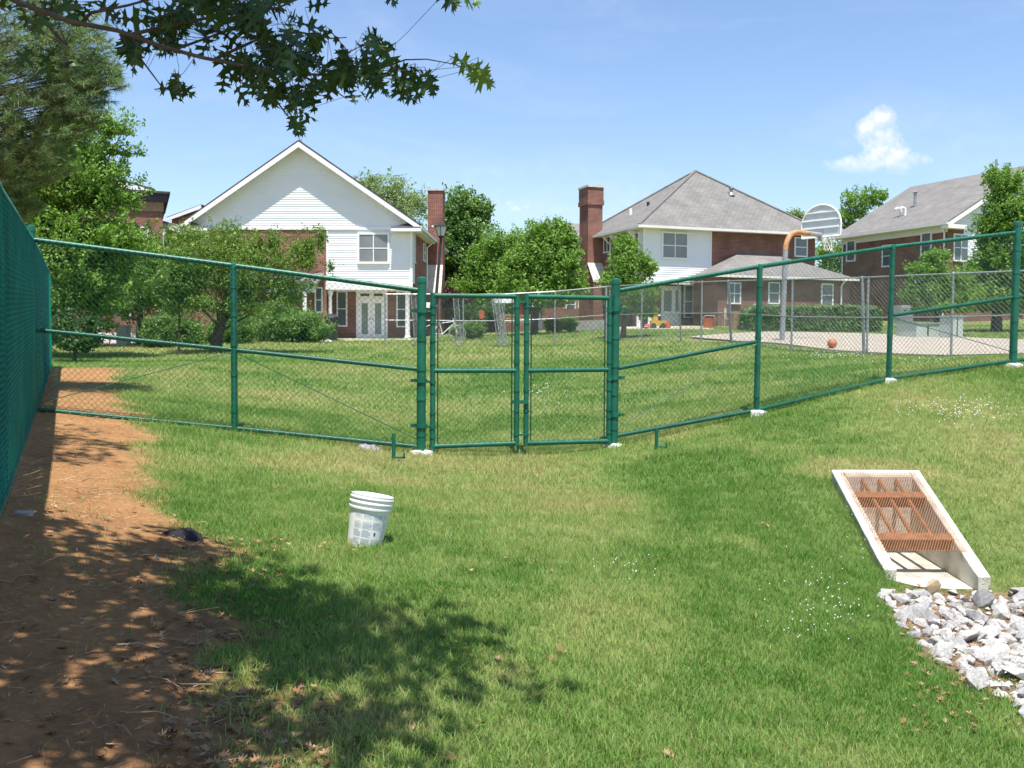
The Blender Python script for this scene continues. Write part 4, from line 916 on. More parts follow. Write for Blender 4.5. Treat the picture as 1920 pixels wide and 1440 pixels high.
def right_house():
    H = House('house', 'dark brick house with grey gable roof at the right edge', 1773, 55.3, (1773, 600, 55.3), math.radians(23.7))
    Wd, D = 12.0, 8.3; rt = H.root; E = H.hit(1773, 419, v=0).z - .1
    H.box('wall', 'brickb', 0, .25, .25, D, -.8, E); H.box('wall', 'brickb', .0, Wd, 0, .25, -.8, E - 0); H.box('wall', 'brickb', Wd - .25, Wd, .25, D, -.8, E); H.box('wall', 'brickb', .25, Wd - .25, D - .25, D, -.8, E)
    apz = H.hit(1915, 306, v=-.4).z; sd_ = .5; pitch = (apz - E - .15) / (Wd / 2 + sd_); e0 = E + .15; xm = Wd / 2
    H.slab('gable_wall', 'siding', [(.15, .28, E), (Wd - .15, .28, E), (xm, .28, E + (xm - .1) * pitch)], .25, up=(0, 1, 0))
    H.clap('gable_siding', 0, 0, E + .02, E + xm * pitch - .1, v=.03, gable=lambda z: ((z - E) / pitch + .02, Wd - (z - E) / pitch - .02))
    H.clap('siding', 1.2, Wd - .2, 2.6, E, v=-.002)
    for sg in (-1, 1):
        xe = xm + sg * (xm + sd_)
        H.slab('roof', 'shingle', [(xe, -.45, e0), (xm, -.45, apz), (xm, D + .35, apz), (xe, D + .35, e0)][::sg], .09)
        MB().prism([(xe, -.49, e0 - .10), (xm, -.49, apz - .10), (xm, -.49, apz - .34), (xe, -.49, e0 - .32)][::-sg], (0, .06, 0)).build('rake_board', M['white'], rt)
    H.box('frieze_board', 'trim', -.04, -.004, .0, D, E - .35, E - .02); H.box('eave_soffit', 'trim', -sd_, -.0, -.4, D + .3, E - .015, E + .015); H.box('gutter', 'trim', -sd_ - .08, -sd_ + .02, -.45, D + .33, E + .0, E + .13)
    H.box('eave_return', 'white', -sd_, .9, -.5, -.03, E - .2, E + .02)
    for (a, t, b, bt) in ((1590, 453, 1603, 488), (1657, 462, 1671, 498), (1730, 438, 1745, 478), (1707, 522, 1716, 547)): H.swin(a, t, b, bt, 0, -1, nx=1, fw=.09)
    H.window(.5, 1.5, E - 1.9, E - .5, v=0); H.window(2.4, 3.6, E - 1.9, E - .5, v=-.025)
    H.pipe('downspout', 'white', [(-sd_, D + .1, E), (-.08, D - .12, E - .4), (-.08, D - .12, -.6)], .05); H.pipe('downspout', 'white', [(-sd_ + .2, .2, E), (-.09, .15, E - .4), (-.09, .15, -.6)], .05)
    sl = (apz - e0) / (xm + sd_)
    p = H.hit(1716, 370, u=2.4); rz = e0 + sl * (2.4 + sd_); H.pipe('roof_vent', 'galv', [(2.4, p.y, rz - .1), (2.4, p.y, rz + .85)], .09); MB().lathe([(.02, .12), (.16, .05), (.13, 0)], 10, (2.4, p.y, rz + .83)).build('vent_hood', M['galv'], rt)
    for k in range(2):
        p = H.hit(1689 + k * 8, 390, u=1.3); rz = e0 + sl * (1.3 + sd_); H.pipe('roof_vent', 'white', [(1.3, p.y, rz - .1), (1.3, p.y, rz + .4), (1.2, p.y + .15, rz + .48), (1.05, p.y + .2, rz + .38)], .08)
    p = H.hit(1868, 310, u=5.4); H.pipe('roof_vent', 'galv', [(5.4, p.y, apz - .6), (5.4, p.y, apz + .55)], .07)
right_house()

def brick_block():
    # brick building with a heavy cornice, far left
    H = House('house', 'brick building with dark cornice peeking out behind the left trees', 307, 56, (250, 640, 56), math.radians(21), 'buildings at far left')
    rt = H.root; zt = H.hit(300, 377, v=0).z
    H.box('wall', 'brick', -9, 0, 0, 9, -1, zt); H.box('cornice', 'darkroof', -9.2, .25, -.25, 9, zt - .05, zt + .38); H.box('cornice_cap', 'darkroof', -9.3, .4, -.42, 9, zt + .38, zt + .5); H.box('frieze', 'wood', -9.05, .05, -.06, -.004, zt - .6, zt - .06)
    p = H.hit(258, 437, v=0); H.window(p.x - .5, p.x + .5, p.z - .9, p.z + .3, v=0, nx=3, nz=2); p = H.hit(170, 437, v=0); H.window(p.x - .5, p.x + .5, p.z - .9, p.z + .3, v=0, nx=3, nz=2)
    H.box('string_course', 'white', -9.02, .02, -.05, -.004, 2.9, 3.15)
    for k in range(3): H.window(-8 + k * 2.6, -7 + k * 2.6, .4, 2.0, v=0)
    H2 = House('house', 'white-trimmed low roof rising behind the brick building at far left', 292, 70, (250, 640, 70), math.radians(21), 'buildings at far left')
    za = H2.hit(290, 356, v=0).z; zb = H2.hit(195, 329, v=0).z; xa = H2.hit(290, 356, v=0).x; xb = H2.hit(195, 329, v=0).x
    H2.slab('roof', 'shingled', [(xb, -.6, zb), (xa, -.6, za), (xa, 8, za), (xb, 8, zb)], .14); MB().prism([(xb, -.63, zb - .15), (xa, -.63, za - .15), (xa, -.63, za - .5), (xb, -.63, zb - .5)][::-1], (0, .08, 0)).build('rake_board', M['white'], H2.root)
    H2.box('wall', 'brick', xb, xa - .4, 0, 8, -1, za - 1.2); H2.slab('upper_wall', 'siding', [(xb, .0, za - 1.2), (xa - .4, 0, za - 1.2), (xa - .4, 0, za - .3), (xb, 0, zb - .2)], .2, up=(0, -1, 0))
    H2.window(xa - 2.2, xa - .8, za - 1.1, za - .5, v=-.2 + .2, nx=3, nz=1)
    # annex with pale flat roof between the two
    H3 = House('house', 'low brick annex with white roof edge left of the white gable', 306, 62, (330, 636, 62), math.radians(-8), 'buildings at far left')
    z1 = H3.hit(306, 412, v=0).z; x1 = H3.hit(372, 432, v=0).x; z2 = H3.hit(372, 432, v=0).z
    H3.box('wall', 'brickb', 0, x1 + 3, .3, 6, -1, z2 - .3); H3.slab('roof', 'shingle', [(-.2, -.4, z1), (x1, -.4, z2), (x1, 6, z2), (-.2, 6, z1)], .12); MB().prism([(-.2, -.45, z1 - .12), (x1, -.45, z2 - .12), (x1, -.45, z2 - .4), (-.2, -.45, z1 - .5)][::-1], (0, .06, 0)).build('roof_edge', M['white'], H3.root)
    H3.slab('upper_wall', 'brickb', [(0, .3, z2 - .3), (x1, .3, z2 - .3), (0, .3, z1 - .2)], .1, up=(0, -1, 0)); p = H3.hit(318, 452, v=.3); H3.window(p.x - .3, p.x + .3, p.z - .7, p.z + .3, v=.3, nx=1)
    H4 = House('house', 'small brick gable with white edge behind the white house', 322, 80, (330, 634, 80), math.radians(-4), 'buildings at far left')
    a = H4.hit(322, 412, v=0); b = H4.hit(380, 391, v=0); H4.box('wall', 'brick', a.x, b.x + 8, 0, 6, -1, a.z); H4.slab('upper_wall', 'brick', [(a.x, 0, a.z), (b.x, 0, a.z), (b.x, 0, b.z - .1)], .2, up=(0, -1, 0)); MB().prism([(a.x - .3, -.35, a.z - .15), (b.x, -.35, b.z - .05), (b.x, -.35, b.z + .25), (a.x - .3, -.35, a.z + .1)], (0, .1, 0)).build('rake_board', M['white'], H4.root)
    H4.slab('roof', 'shingled', [(a.x - .3, -.3, a.z + .18), (b.x, -.3, b.z + .3), (b.x, 6, b.z + .3), (a.x - .3, 6, a.z + .18)], .08)
    # house far behind the middle trees
    H5 = House('house', 'tan brick house glimpsed behind the middle trees beside the tall chimney', 1062, 72, (1080, 615, 72), math.radians(10), 'buildings at far left')
    za = H5.hit(1075, 440, v=0).z; H5.box('wall', 'wood', -.6, 1.6, 0, 7, -1, za); H5.slab('roof', 'shingle', [(-1, -.5, za), (2.0, -.5, za), (2.0, 4, za + 1.3), (-1, 4, za + 1.3)], .1); H5.box('gutter', 'trim', -1, 2.0, -.6, -.5, za - .12, za + .02); H5.pipe('downspout', 'white', [(.9, -.06, za), (.9, -.06, -.5)], .05); H5.window(.0, .6, 1.0, 2.4, v=0, nx=1); del H5.root['group']
    a = at(800, 600, 66); b = at(1100, 600, 66); zt = at(950, 578, 66).z
    tag(MB().box(a.x, b.x, 66, 66.4, 1.5, zt).build('brick_wall', M['brickb']), 'long brick wall far behind the gate under the trees', 'wall')
    # low brick wall and kerb at left
    p = on(110, 652, 37); q = on(372, 650, 37.5)
    z0 = p.z; zt = at(200, 592, 37).z
    w = tag(MB().prism([(p.x, p.y, z0 - .3), (q.x, q.y, z0 - .3), (q.x, q.y + .3, z0 - .3), (p.x, p.y + .3, z0 - .3)], (0, 0, zt - z0 + .3)).build('brick_wall', M['brickb']), 'long low red brick wall behind the small tree at left', 'wall')
    zc = at(200, 625, 35).z; a = at(100, 640, 35); b = at(290, 640, 35)
    tag(MB().box(a.x, b.x, 34.9, 35.2, zc - .6, zc + .02).build('concrete_kerb', M['white']), 'pale concrete kerb wall in front of the red brick wall', 'kerb')
    m = thing('stone_bollard', 'grey square stone post by the pale kerb', 'bollard', on(232, 650, 34)); MB().box(-.18, .18, -.18, .18, -.2, .62).build('shaft', M['concgrey'], m); MB().box(-.22, .22, -.22, .22, .62, .70).build('cap', M['concgrey'], m)
    a = on(120, 654, 33.8); b = on(300, 652, 34.2); strip('brick_pavement', [(a.x, a.y), (b.x, b.y)], [(a.x - .3, a.y + 1.6), (b.x - .3, b.y + 1.6)], M['brick'], 'brick paved path at the far left edge of the lawn', .04)
    # patio path in front of white house
    a = at(575, 655, 40); b = at(790, 640, 40); c1 = at(790, 636, 47.4); c0 = at(640, 636, 47.4)
    strip('patio', [(a.x + 1.2, 41.5), (b.x, 43.0)], [(c0.x, 47.9), (c1.x, 47.6)], M['patio'], 'pale concrete patio in front of the white gabled house', .03)
    a = at(1160, 618, 47); b = at(1330, 620, 44)
    strip('patio', [(a.x, 46.5), (b.x, 43)], [(a.x + .5, 51.5), (b.x + 1, 50)], M['patio'], 'pale concrete patio in front of the brick house porch', .03)
brick_block()

# ------------------------------------------------------------------ trees
def leaf_cloud(ells, n, size, cols, seed, shell=.55, clump=.30, droop=0.0, aspect=.5, flat=.5, shoots=.22):
    """leaf-sized quads in clumps; ells = list of (centre, (rx,ry,rz), weight)"""
    r = np.random.default_rng(seed); vol = np.array([e[2] for e in ells], float); vol /= vol.sum(); Vs = []; Cs = []; centres = []
    for (c, rad, w), f in zip(ells, vol):
        rad = np.array(rad); n_ = n * 1.7; m = max(6, int(10 + 130 * f)); N_ = int(n_ * f)
        d = r.normal(size=(m, 3)); d /= np.linalg.norm(d, axis=1)[:, None]; rr = (shell + (1 - shell) * r.random((m, 1))) ; cc = np.array(c) + d * rr * rad * .88
        centres.append(cc); k = r.integers(0, m, N_); cr = rad * clump * (.7 + .9 * r.random((m, 1)))
        dd = r.normal(size=(N_, 3)); dd /= np.linalg.norm(dd, axis=1)[:, None]; rad_ = r.random((N_, 1)) ** .45
        p = cc[k] + dd * rad_ * cr[k] * np.array([1.1, 1.1, 1.0])
        if shoots > 0:      # leafy shoots that break the outline
            ms = m * 2; d2 = r.normal(size=(ms, 3)); d2[:, 2] = np.abs(d2[:, 2]) * .9 - .25; d2 /= np.linalg.norm(d2, axis=1)[:, None]; st_ = np.array(c) + d2 * rad * .82
            dr_ = d2 * .7 + np.array([0, 0, .75]) + r.normal(size=(ms, 3)) * .3; dr_ /= np.linalg.norm(dr_, axis=1)[:, None]; ln_ = rad.mean() * (.22 + .40 * r.random((ms, 1)))
            w_ = r.random(N_) < shoots; ks = r.integers(0, ms, w_.sum()); tt_ = r.random((w_.sum(), 1)); p[w_] = st_[ks] + dr_[ks] * ln_[ks] * tt_ + r.normal(size=(w_.sum(), 3)) * size * .55 * (1.2 - tt_ * .7)
        nv = dd * .6 + r.normal(size=(N_, 3)) * .55 + np.array([0, 0, .55 * flat]); nv /= np.linalg.norm(nv, axis=1)[:, None]
        ax = np.cross(nv, r.normal(size=(N_, 3))); ax += np.array([0, 0, -droop]); ax -= nv * (ax * nv).sum(1)[:, None]; ax /= np.linalg.norm(ax, axis=1)[:, None] + 1e-9; bx = np.cross(nv, ax)
        s = size * .78 * (.6 + .8 * r.random((N_, 1))); 
        V = np.stack([p - ax * s * .5, p + bx * s * aspect * .5, p + ax * s * .5 - nv * s * .12, p - bx * s * aspect * .5], 1)
        ck = r.random((m, 1)); t = np.clip(ck[k] * .6 + r.random((N_, 1)) * .4, 0, 1); col = np.array(cols[0]) * (1 - t) + np.array(cols[1]) * t; col = col * (.8 + .4 * r.random((N_, 1)))
        Vs.append(V.reshape(-1, 3)); Cs.append(np.repeat(col, 4, 0))
    V = np.concatenate(Vs); return V, np.arange(len(V)).reshape(-1, 4), np.concatenate(Cs), np.concatenate(centres)
def tree(name, label, base, Y, ells, n, size, cols, seed, trunk=.12, group=None, droop=0, aspect=.5, limbs=10, shell=.5, clump=.30, cat='tree', flat=.5, depth=1.0, topr=.25):
    b = on(*base, Y); root = thing(name, label, cat, b, 0, group)
    E = []
    for e in ells:
        cx, cy, rx, ry = e[:4]; dy = e[4] if len(e) > 4 else 0
        c = at(cx, cy, Y + dy); k = (Y + dy) / F; E.append(((c.x, c.y, c.z), (rx * k, rx * k * depth, ry * k), rx * ry))
    V, Fc, C, cc = leaf_cloud(E, n, size, cols, seed, shell, clump, droop, aspect, flat, .06 if cat == 'bush' else .24)
    o = mesh_obj('crown', fast_mesh('crown', V - np.array(b), Fc, 4, C), M['leaf'], root)
    r_ = random.Random(seed); m = MB()
    top = max(cc[:, 2]); H_ = top - b.z; cen = cc.mean(0)
    tp = [Vector((0, 0, -.2))]
    for t in (.12, .3, .5, .72, .92): tp.append(Vector(((cen[0] - b.x) * t * .8 + r_.uniform(-1, 1) * .04 * H_ * t, (cen[1] - b.y) * t * .8, H_ * t)))
    m.tube(tp, [trunk * 1.25, trunk, trunk * .8, trunk * .6, trunk * .35, trunk * .1], 8)
    for k in range(limbs):
        c = Vector(cc[r_.randrange(len(cc))]) - b; t = r_.uniform(.22, .7); i = min(int(t * 5), 4); s0 = tp[i].lerp(tp[i + 1], r_.random())
        if s0.z > c.z: s0 = tp[1].lerp(tp[2], r_.random())
        mid = s0.lerp(c, .5) + Vector((0, 0, -.03 * H_)); q = trunk * (.34 - .24 * t)
        m.tube([s0, mid, c], [q, q * .65, q * .2], 5)
    m.build('trunk', M['bark'], root, True); return root
GREEN = [(.08, .17, .035), (.18, .30, .065)]; BRIGHT = [(.09, .20, .032), (.24, .38, .075)]; DARK = [(.04, .09, .028), (.09, .17, .045)]; PALE = [(.20, .28, .11), (.32, .40, .20)]
BUSH = [(.09, .18, .045), (.20, .32, .09)]
tg = 'trees in front of the houses'; bgp = 'trees behind the houses'
tree('shade_tree', 'large leafy tree overhanging the far end of the screened fence', (60, 690), 26, [(140, 270, 70, 60), (215, 240, 50, 22), (235, 285, 35, 14), (100, 350, 100, 60), (200, 360, 70, 50), (60, 460, 90, 60), (160, 440, 110, 60), (235, 470, 55, 45), (100, 560, 90, 70), (190, 540, 90, 60), (30, 330, 80, 90), (150, 620, 60, 35), (60, 620, 70, 50), (120, 480, 120, 80), (40, 400, 90, 80), (130, 330, 110, 60)], 52000, .13, BRIGHT, 11, .22, droop=.3, limbs=22, clump=.36, shell=.35)
tree('small_tree', 'small round-headed tree before the low red brick wall', (261, 648), 33, [(265, 540, 85, 55), (215, 500, 60, 45), (320, 505, 60, 45), (270, 480, 60, 40), (220, 560, 60, 40), (310, 560, 60, 35)], 19000, .12, GREEN, 12, .12, tg, limbs=12)
tree('cherry_tree', 'spreading small tree with upright shoots in front of the white house', (402, 663), 29, [(345, 520, 55, 60), (400, 475, 75, 55), (470, 515, 75, 50), (535, 495, 58, 52), (575, 470, 26, 42), (600, 450, 14, 26), (540, 545, 50, 30), (500, 575, 70, 28), (390, 575, 90, 30), (345, 445, 40, 25), (430, 440, 35, 22), (480, 470, 20, 40), (515, 455, 14, 36), (622, 500, 10, 14), (455, 545, 60, 30), (430, 505, 80, 50)], 27000, .11, [(.09, .17, .03), (.24, .35, .08)], 13, .17, tg, droop=.5, aspect=.36, limbs=26, clump=.34, shell=.3)
tree('thin_tree', 'thin young tree standing left of the spreading one', (336, 664), 28, [(330, 540, 32, 45), (340, 500, 24, 30)], 3000, .10, GREEN, 14, .035, tg, limbs=6)
tree('poplar_tree', 'pale feathery tree behind the white house roof', (720, 600), 78, [(690, 345, 26, 22), (725, 358, 42, 30), (765, 380, 40, 32), (700, 390, 50, 30), (740, 410, 60, 40)], 9000, .24, PALE, 15, .3, bgp, aspect=.5, shell=.3)
tree('chestnut_tree', 'tall rounded tree right of the left chimney', (868, 610), 64, [(865, 385, 42, 28), (895, 395, 28, 22), (845, 420, 40, 35), (880, 440, 45, 40), (850, 480, 50, 40), (895, 505, 50, 40), (845, 545, 40, 35), (880, 550, 60, 40), (905, 415, 18, 20), (830, 460, 22, 40), (830, 510, 25, 40), (905, 470, 30, 30)], 23000, .28, [(.07, .16, .03), (.22, .34, .10)], 16, .35, bgp, limbs=8, clump=.33, shell=.45)
tree('maple_tree', 'mid-green tree in the middle behind the left gate leaf', (935, 612), 60, [(940, 460, 45, 28), (965, 490, 40, 35), (930, 520, 55, 40), (960, 545, 55, 30), (905, 500, 35, 40), (900, 545, 50, 30), (985, 460, 25, 25), (930, 570, 60, 16)], 17000, .22, BRIGHT, 17, .25, bgp, limbs=8, clump=.34, shell=.45)
tree('lawn_tree', 'bright leafy tree above the right gate leaf', (1001, 640), 44, [(1005, 450, 30, 35), (1035, 455, 35, 40), (1065, 455, 18, 32), (990, 500, 50, 38), (1040, 505, 50, 40), (1070, 490, 22, 26), (1000, 545, 60, 25), (1060, 540, 45, 26), (960, 530, 35, 30), (1010, 480, 40, 35), (1030, 560, 60, 16)], 20000, .18, BRIGHT, 18, .16, tg, limbs=14, clump=.36, shell=.4)
tree('young_tree', 'young tree before the white-sided corner of the brick house', (1168, 632), 37, [(1172, 465, 22, 22), (1180, 495, 38, 28), (1215, 505, 18, 20), (1165, 530, 40, 28), (1195, 555, 40, 26), (1210, 585, 24, 15), (1165, 570, 34, 20)], 9000, .14, BRIGHT, 19, .10, tg, limbs=12, clump=.36, shell=.35)
tree('far_tree', 'treetop behind the dark brick house roof', (1600, 605), 76, [(1610, 380, 32, 26), (1640, 372, 25, 18), (1590, 410, 22, 22), (1560, 480, 30, 40), (1555, 540, 30, 45), (1620, 430, 30, 30)], 8000, .25, BRIGHT, 20, .25, bgp, limbs=6, shell=.4)
tree('street_tree', 'large dense tree at the right edge before the dark brick house', (1868, 628), 40, [(1880, 345, 34, 34), (1900, 390, 50, 40), (1865, 430, 40, 38), (1900, 470, 60, 45), (1865, 510, 55, 40), (1905, 550, 60, 40), (1850, 560, 50, 30)], 22000, .17, BRIGHT, 21, .2, tg, limbs=14, clump=.34, shell=.45)
tree('small_maple', 'small light-green tree left of the large one at the right edge', (1753, 632), 37, [(1755, 485, 26, 18), (1735, 512, 34, 20), (1775, 525, 45, 24), (1735, 550, 42, 22), (1800, 555, 42, 24), (1765, 575, 60, 16)], 10000, .14, BRIGHT, 22, .08, tg, limbs=12, clump=.36, shell=.35)
tree('far_tree', 'faint treetop behind the right slope of the pyramid roof', (1490, 610), 90, [(1490, 405, 18, 10), (1505, 412, 12, 8)], 900, .3, PALE, 23, .2, bgp, limbs=3)
def bush(name, label, px, py, Y, ells, n, size, cols, seed, group='bushes by the houses'): return tree(name, label, (px, py), Y, ells, n, size, cols, seed, .05, group, limbs=6, shell=.6, clump=.28, cat='bush', flat=.3)
bush('round_bush', 'rounded bush behind the thin young tree', 310, 655, 32, [(315, 618, 46, 36), (290, 630, 30, 26), (350, 625, 36, 30)], 8000, .11, BUSH, 31)
bush('round_bush', 'dark rounded bush between the tree trunk and the wide clipped bush', 442, 652, 35, [(440, 620, 42, 33), (412, 626, 30, 28)], 6500, .11, BUSH, 32)
bush('round_bush', 'wide clipped bush left of the white house porch', 548, 648, 37, [(505, 617, 42, 34), (550, 614, 48, 34), (590, 617, 36, 32), (545, 598, 55, 20)], 15000, .11, [(.10, .20, .05), (.24, .37, .11)], 33)
bush('grassy_bush', 'low feathery bush seen through the left gate leaf', 885, 634, 42, [(885, 618, 26, 15)], 2200, .14, GREEN, 34); bush('grassy_bush', 'paler low bush left of the feathery one', 856, 632, 43, [(856, 620, 14, 11)], 900, .14, BUSH, 35)
bush('round_bush', 'yellow-green bush through the right gate leaf, left of two', 1040, 622, 46, [(1040, 609, 20, 14)], 1800, .13, [(.10, .17, .02), (.22, .30, .05)], 36); bush('round_bush', 'green bush against the grey wall through the right gate leaf', 1069, 620, 46, [(1069, 606, 15, 15)], 1500, .13, GREEN, 37)
bush('red_shrub', 'dark purple-red shrub below the tall rounded tree', 850, 600, 55, [(840, 560, 24, 18), (865, 565, 24, 16)], 2200, .2, [(.05, .02, .02), (.12, .045, .04)], 38)
bush('dark_shrub', 'dark shrubs behind the fence panels in the middle', 910, 612, 54, [(890, 585, 40, 16), (940, 590, 34, 16), (980, 588, 40, 14)], 3500, .2, DARK, 39)
bush('dark_bush', 'low dark evergreen bough at the foot of the screened fence', 140, 675, 24, [(150, 640, 35, 22), (120, 620, 30, 35), (170, 610, 24, 18)], 3500, .12, DARK, 40)
def hedge():
    a = on(1405, 624, 40); b = on(1652, 624, 40); zt = at(1520, 574, 40).z; root = thing('hedge', 'long clipped green hedge behind the basketball pole', 'hedge', a)
    L_ = b.x - a.x; h = zt - min(a.z, b.z); n = 15000; r = np.random.default_rng(4)
    p = r.random((n, 3)) * [L_, 1.5, h + .1]; f = r.integers(0, 10, n); p[f < 4, 1] = r.normal(0, .05, (f < 4).sum()); p[(f >= 4) & (f < 7), 2] = h + r.normal(0, .05, ((f >= 4) & (f < 7)).sum()); p[f == 7, 0] = r.choice([0, L_], (f == 7).sum()) + r.normal(0, .05, (f == 7).sum())
    p[:, 1] += (fbm(p[:, 0] * 1.2, p[:, 2] * 1.2, 8) - .5) * .25; p[:, 2] -= (fbm(p[:, 0] * 1.4, p[:, 1] * 1.4, 9)) * .12
    e = np.clip((np.maximum(.35 - p[:, 0], 0) + np.maximum(p[:, 0] - L_ + .35, 0)), 0, .35); p[:, 2] -= e * e * 1.5 * (p[:, 2] / h)
    nv = r.normal(size=(n, 3)) * .6 + np.array([0, -.5, .5]); nv /= np.linalg.norm(nv, axis=1)[:, None]; ax = np.cross(nv, r.normal(size=(n, 3))); ax /= np.linalg.norm(ax, axis=1)[:, None]; bx = np.cross(nv, ax); s = .11 * (.6 + .8 * r.random((n, 1)))
    V = np.stack([p - ax * s * .5, p + bx * s * .3, p + ax * s * .5, p - bx * s * .3], 1).reshape(-1, 3); t = r.random((n, 1)); C = np.array((.07, .15, .04)) * (1 - t) + np.array((.17, .29, .08)) * t
    mesh_obj('foliage', fast_mesh('foliage', V, np.arange(4 * n).reshape(-1, 4), 4, np.repeat(C, 4, 0)), M['leaf'], root)
    st = MB()
    for k in range(9): st.tube([(L_ * (k + .5) / 9, .7, -.2), (L_ * (k + .5) / 9, .7, h * .8)], .05, 5)
    stuff(st.build('stems', M['bark'], root))
    root.location.z = min(a.z, b.z)
hedge()

# pine at upper left, beyond the screened fence
def pine():
    Y = 13.5; b = Vector((-9.6, Y, 0)); b.z = g(b.x, b.y); root = thing('pine_tree', 'tall long-needled pine at the upper left corner', 'tree', b)
    r = random.Random(5); V = []; Fc = []; C = []; br = MB()
    br.tube([(0, 0, -.3), (.1, 0, 3), (0, .1, 7), (.05, 0, 11)], [.24, .2, .13, .03], 10)
    R_ = np.random.default_rng(6)
    for (cx, cy, rx, ry, dy, n) in [(60, 60, 150, 90, 0, 330), (150, 110, 85, 70, .5, 230), (60, 190, 150, 90, 0, 330), (-80, 150, 150, 160, .5, 260), (140, 200, 60, 60, .3, 130), (40, 290, 110, 60, .3, 230), (-60, 330, 110, 90, 0, 200), (200, 150, 42, 30, .2, 45), (30, 380, 60, 30, .5, 90)]:
        c = at(cx, cy, Y + dy); k = Y / F; last = None
        for i in range(n):
            d = Vector(R_.normal(size=3)).normalized() * (r.random() ** .4); tip = Vector((c.x + d.x * rx * k, c.y + d.y * rx * k, c.z + d.z * ry * k)) - b
            outd = (tip - Vector((0, 0, tip.z - .5))).normalized() + Vector(R_.normal(size=3)) * .35 + Vector((0, 0, .15)); outd.normalize()
            if i % 30 == 0: br.tube([Vector((0, 0, tip.z - .5)), (tip * .55 + Vector((0, 0, tip.z - .9)) * .45), tip], [.03, .014, .004], 4, False)
            br.tube([tip - outd * .35 + Vector((0, 0, -.03)), tip], [.004, .002], 3, False)
            tone = r.uniform(.7, 1.25); col0 = r.choice([(.17, .27, .10), (.13, .22, .085), (.24, .32, .13)])
            for q in range(60):
                s0 = tip - outd * r.uniform(0, .16); nd = (outd * r.uniform(.2, 1.1) + Vector(R_.normal(size=3)) * .55).normalized(); l = r.uniform(.08, .14); e = s0 + nd * l + Vector((0, 0, -.02)); sd = nd.cross(Vector(R_.normal(size=3))).normalized() * .0035
                bb = len(V); V += [tuple(s0 + sd), tuple(s0 - sd), tuple(e)]; Fc.append((bb, bb + 1, bb + 2)); C += [tuple(v * tone for v in col0)] * 3
    mesh_obj('crown', fast_mesh('crown', np.array(V), np.array(Fc), 3, np.array(C)), M['needle'], root); br.build('trunk', M['bark'], root, True)
pine()

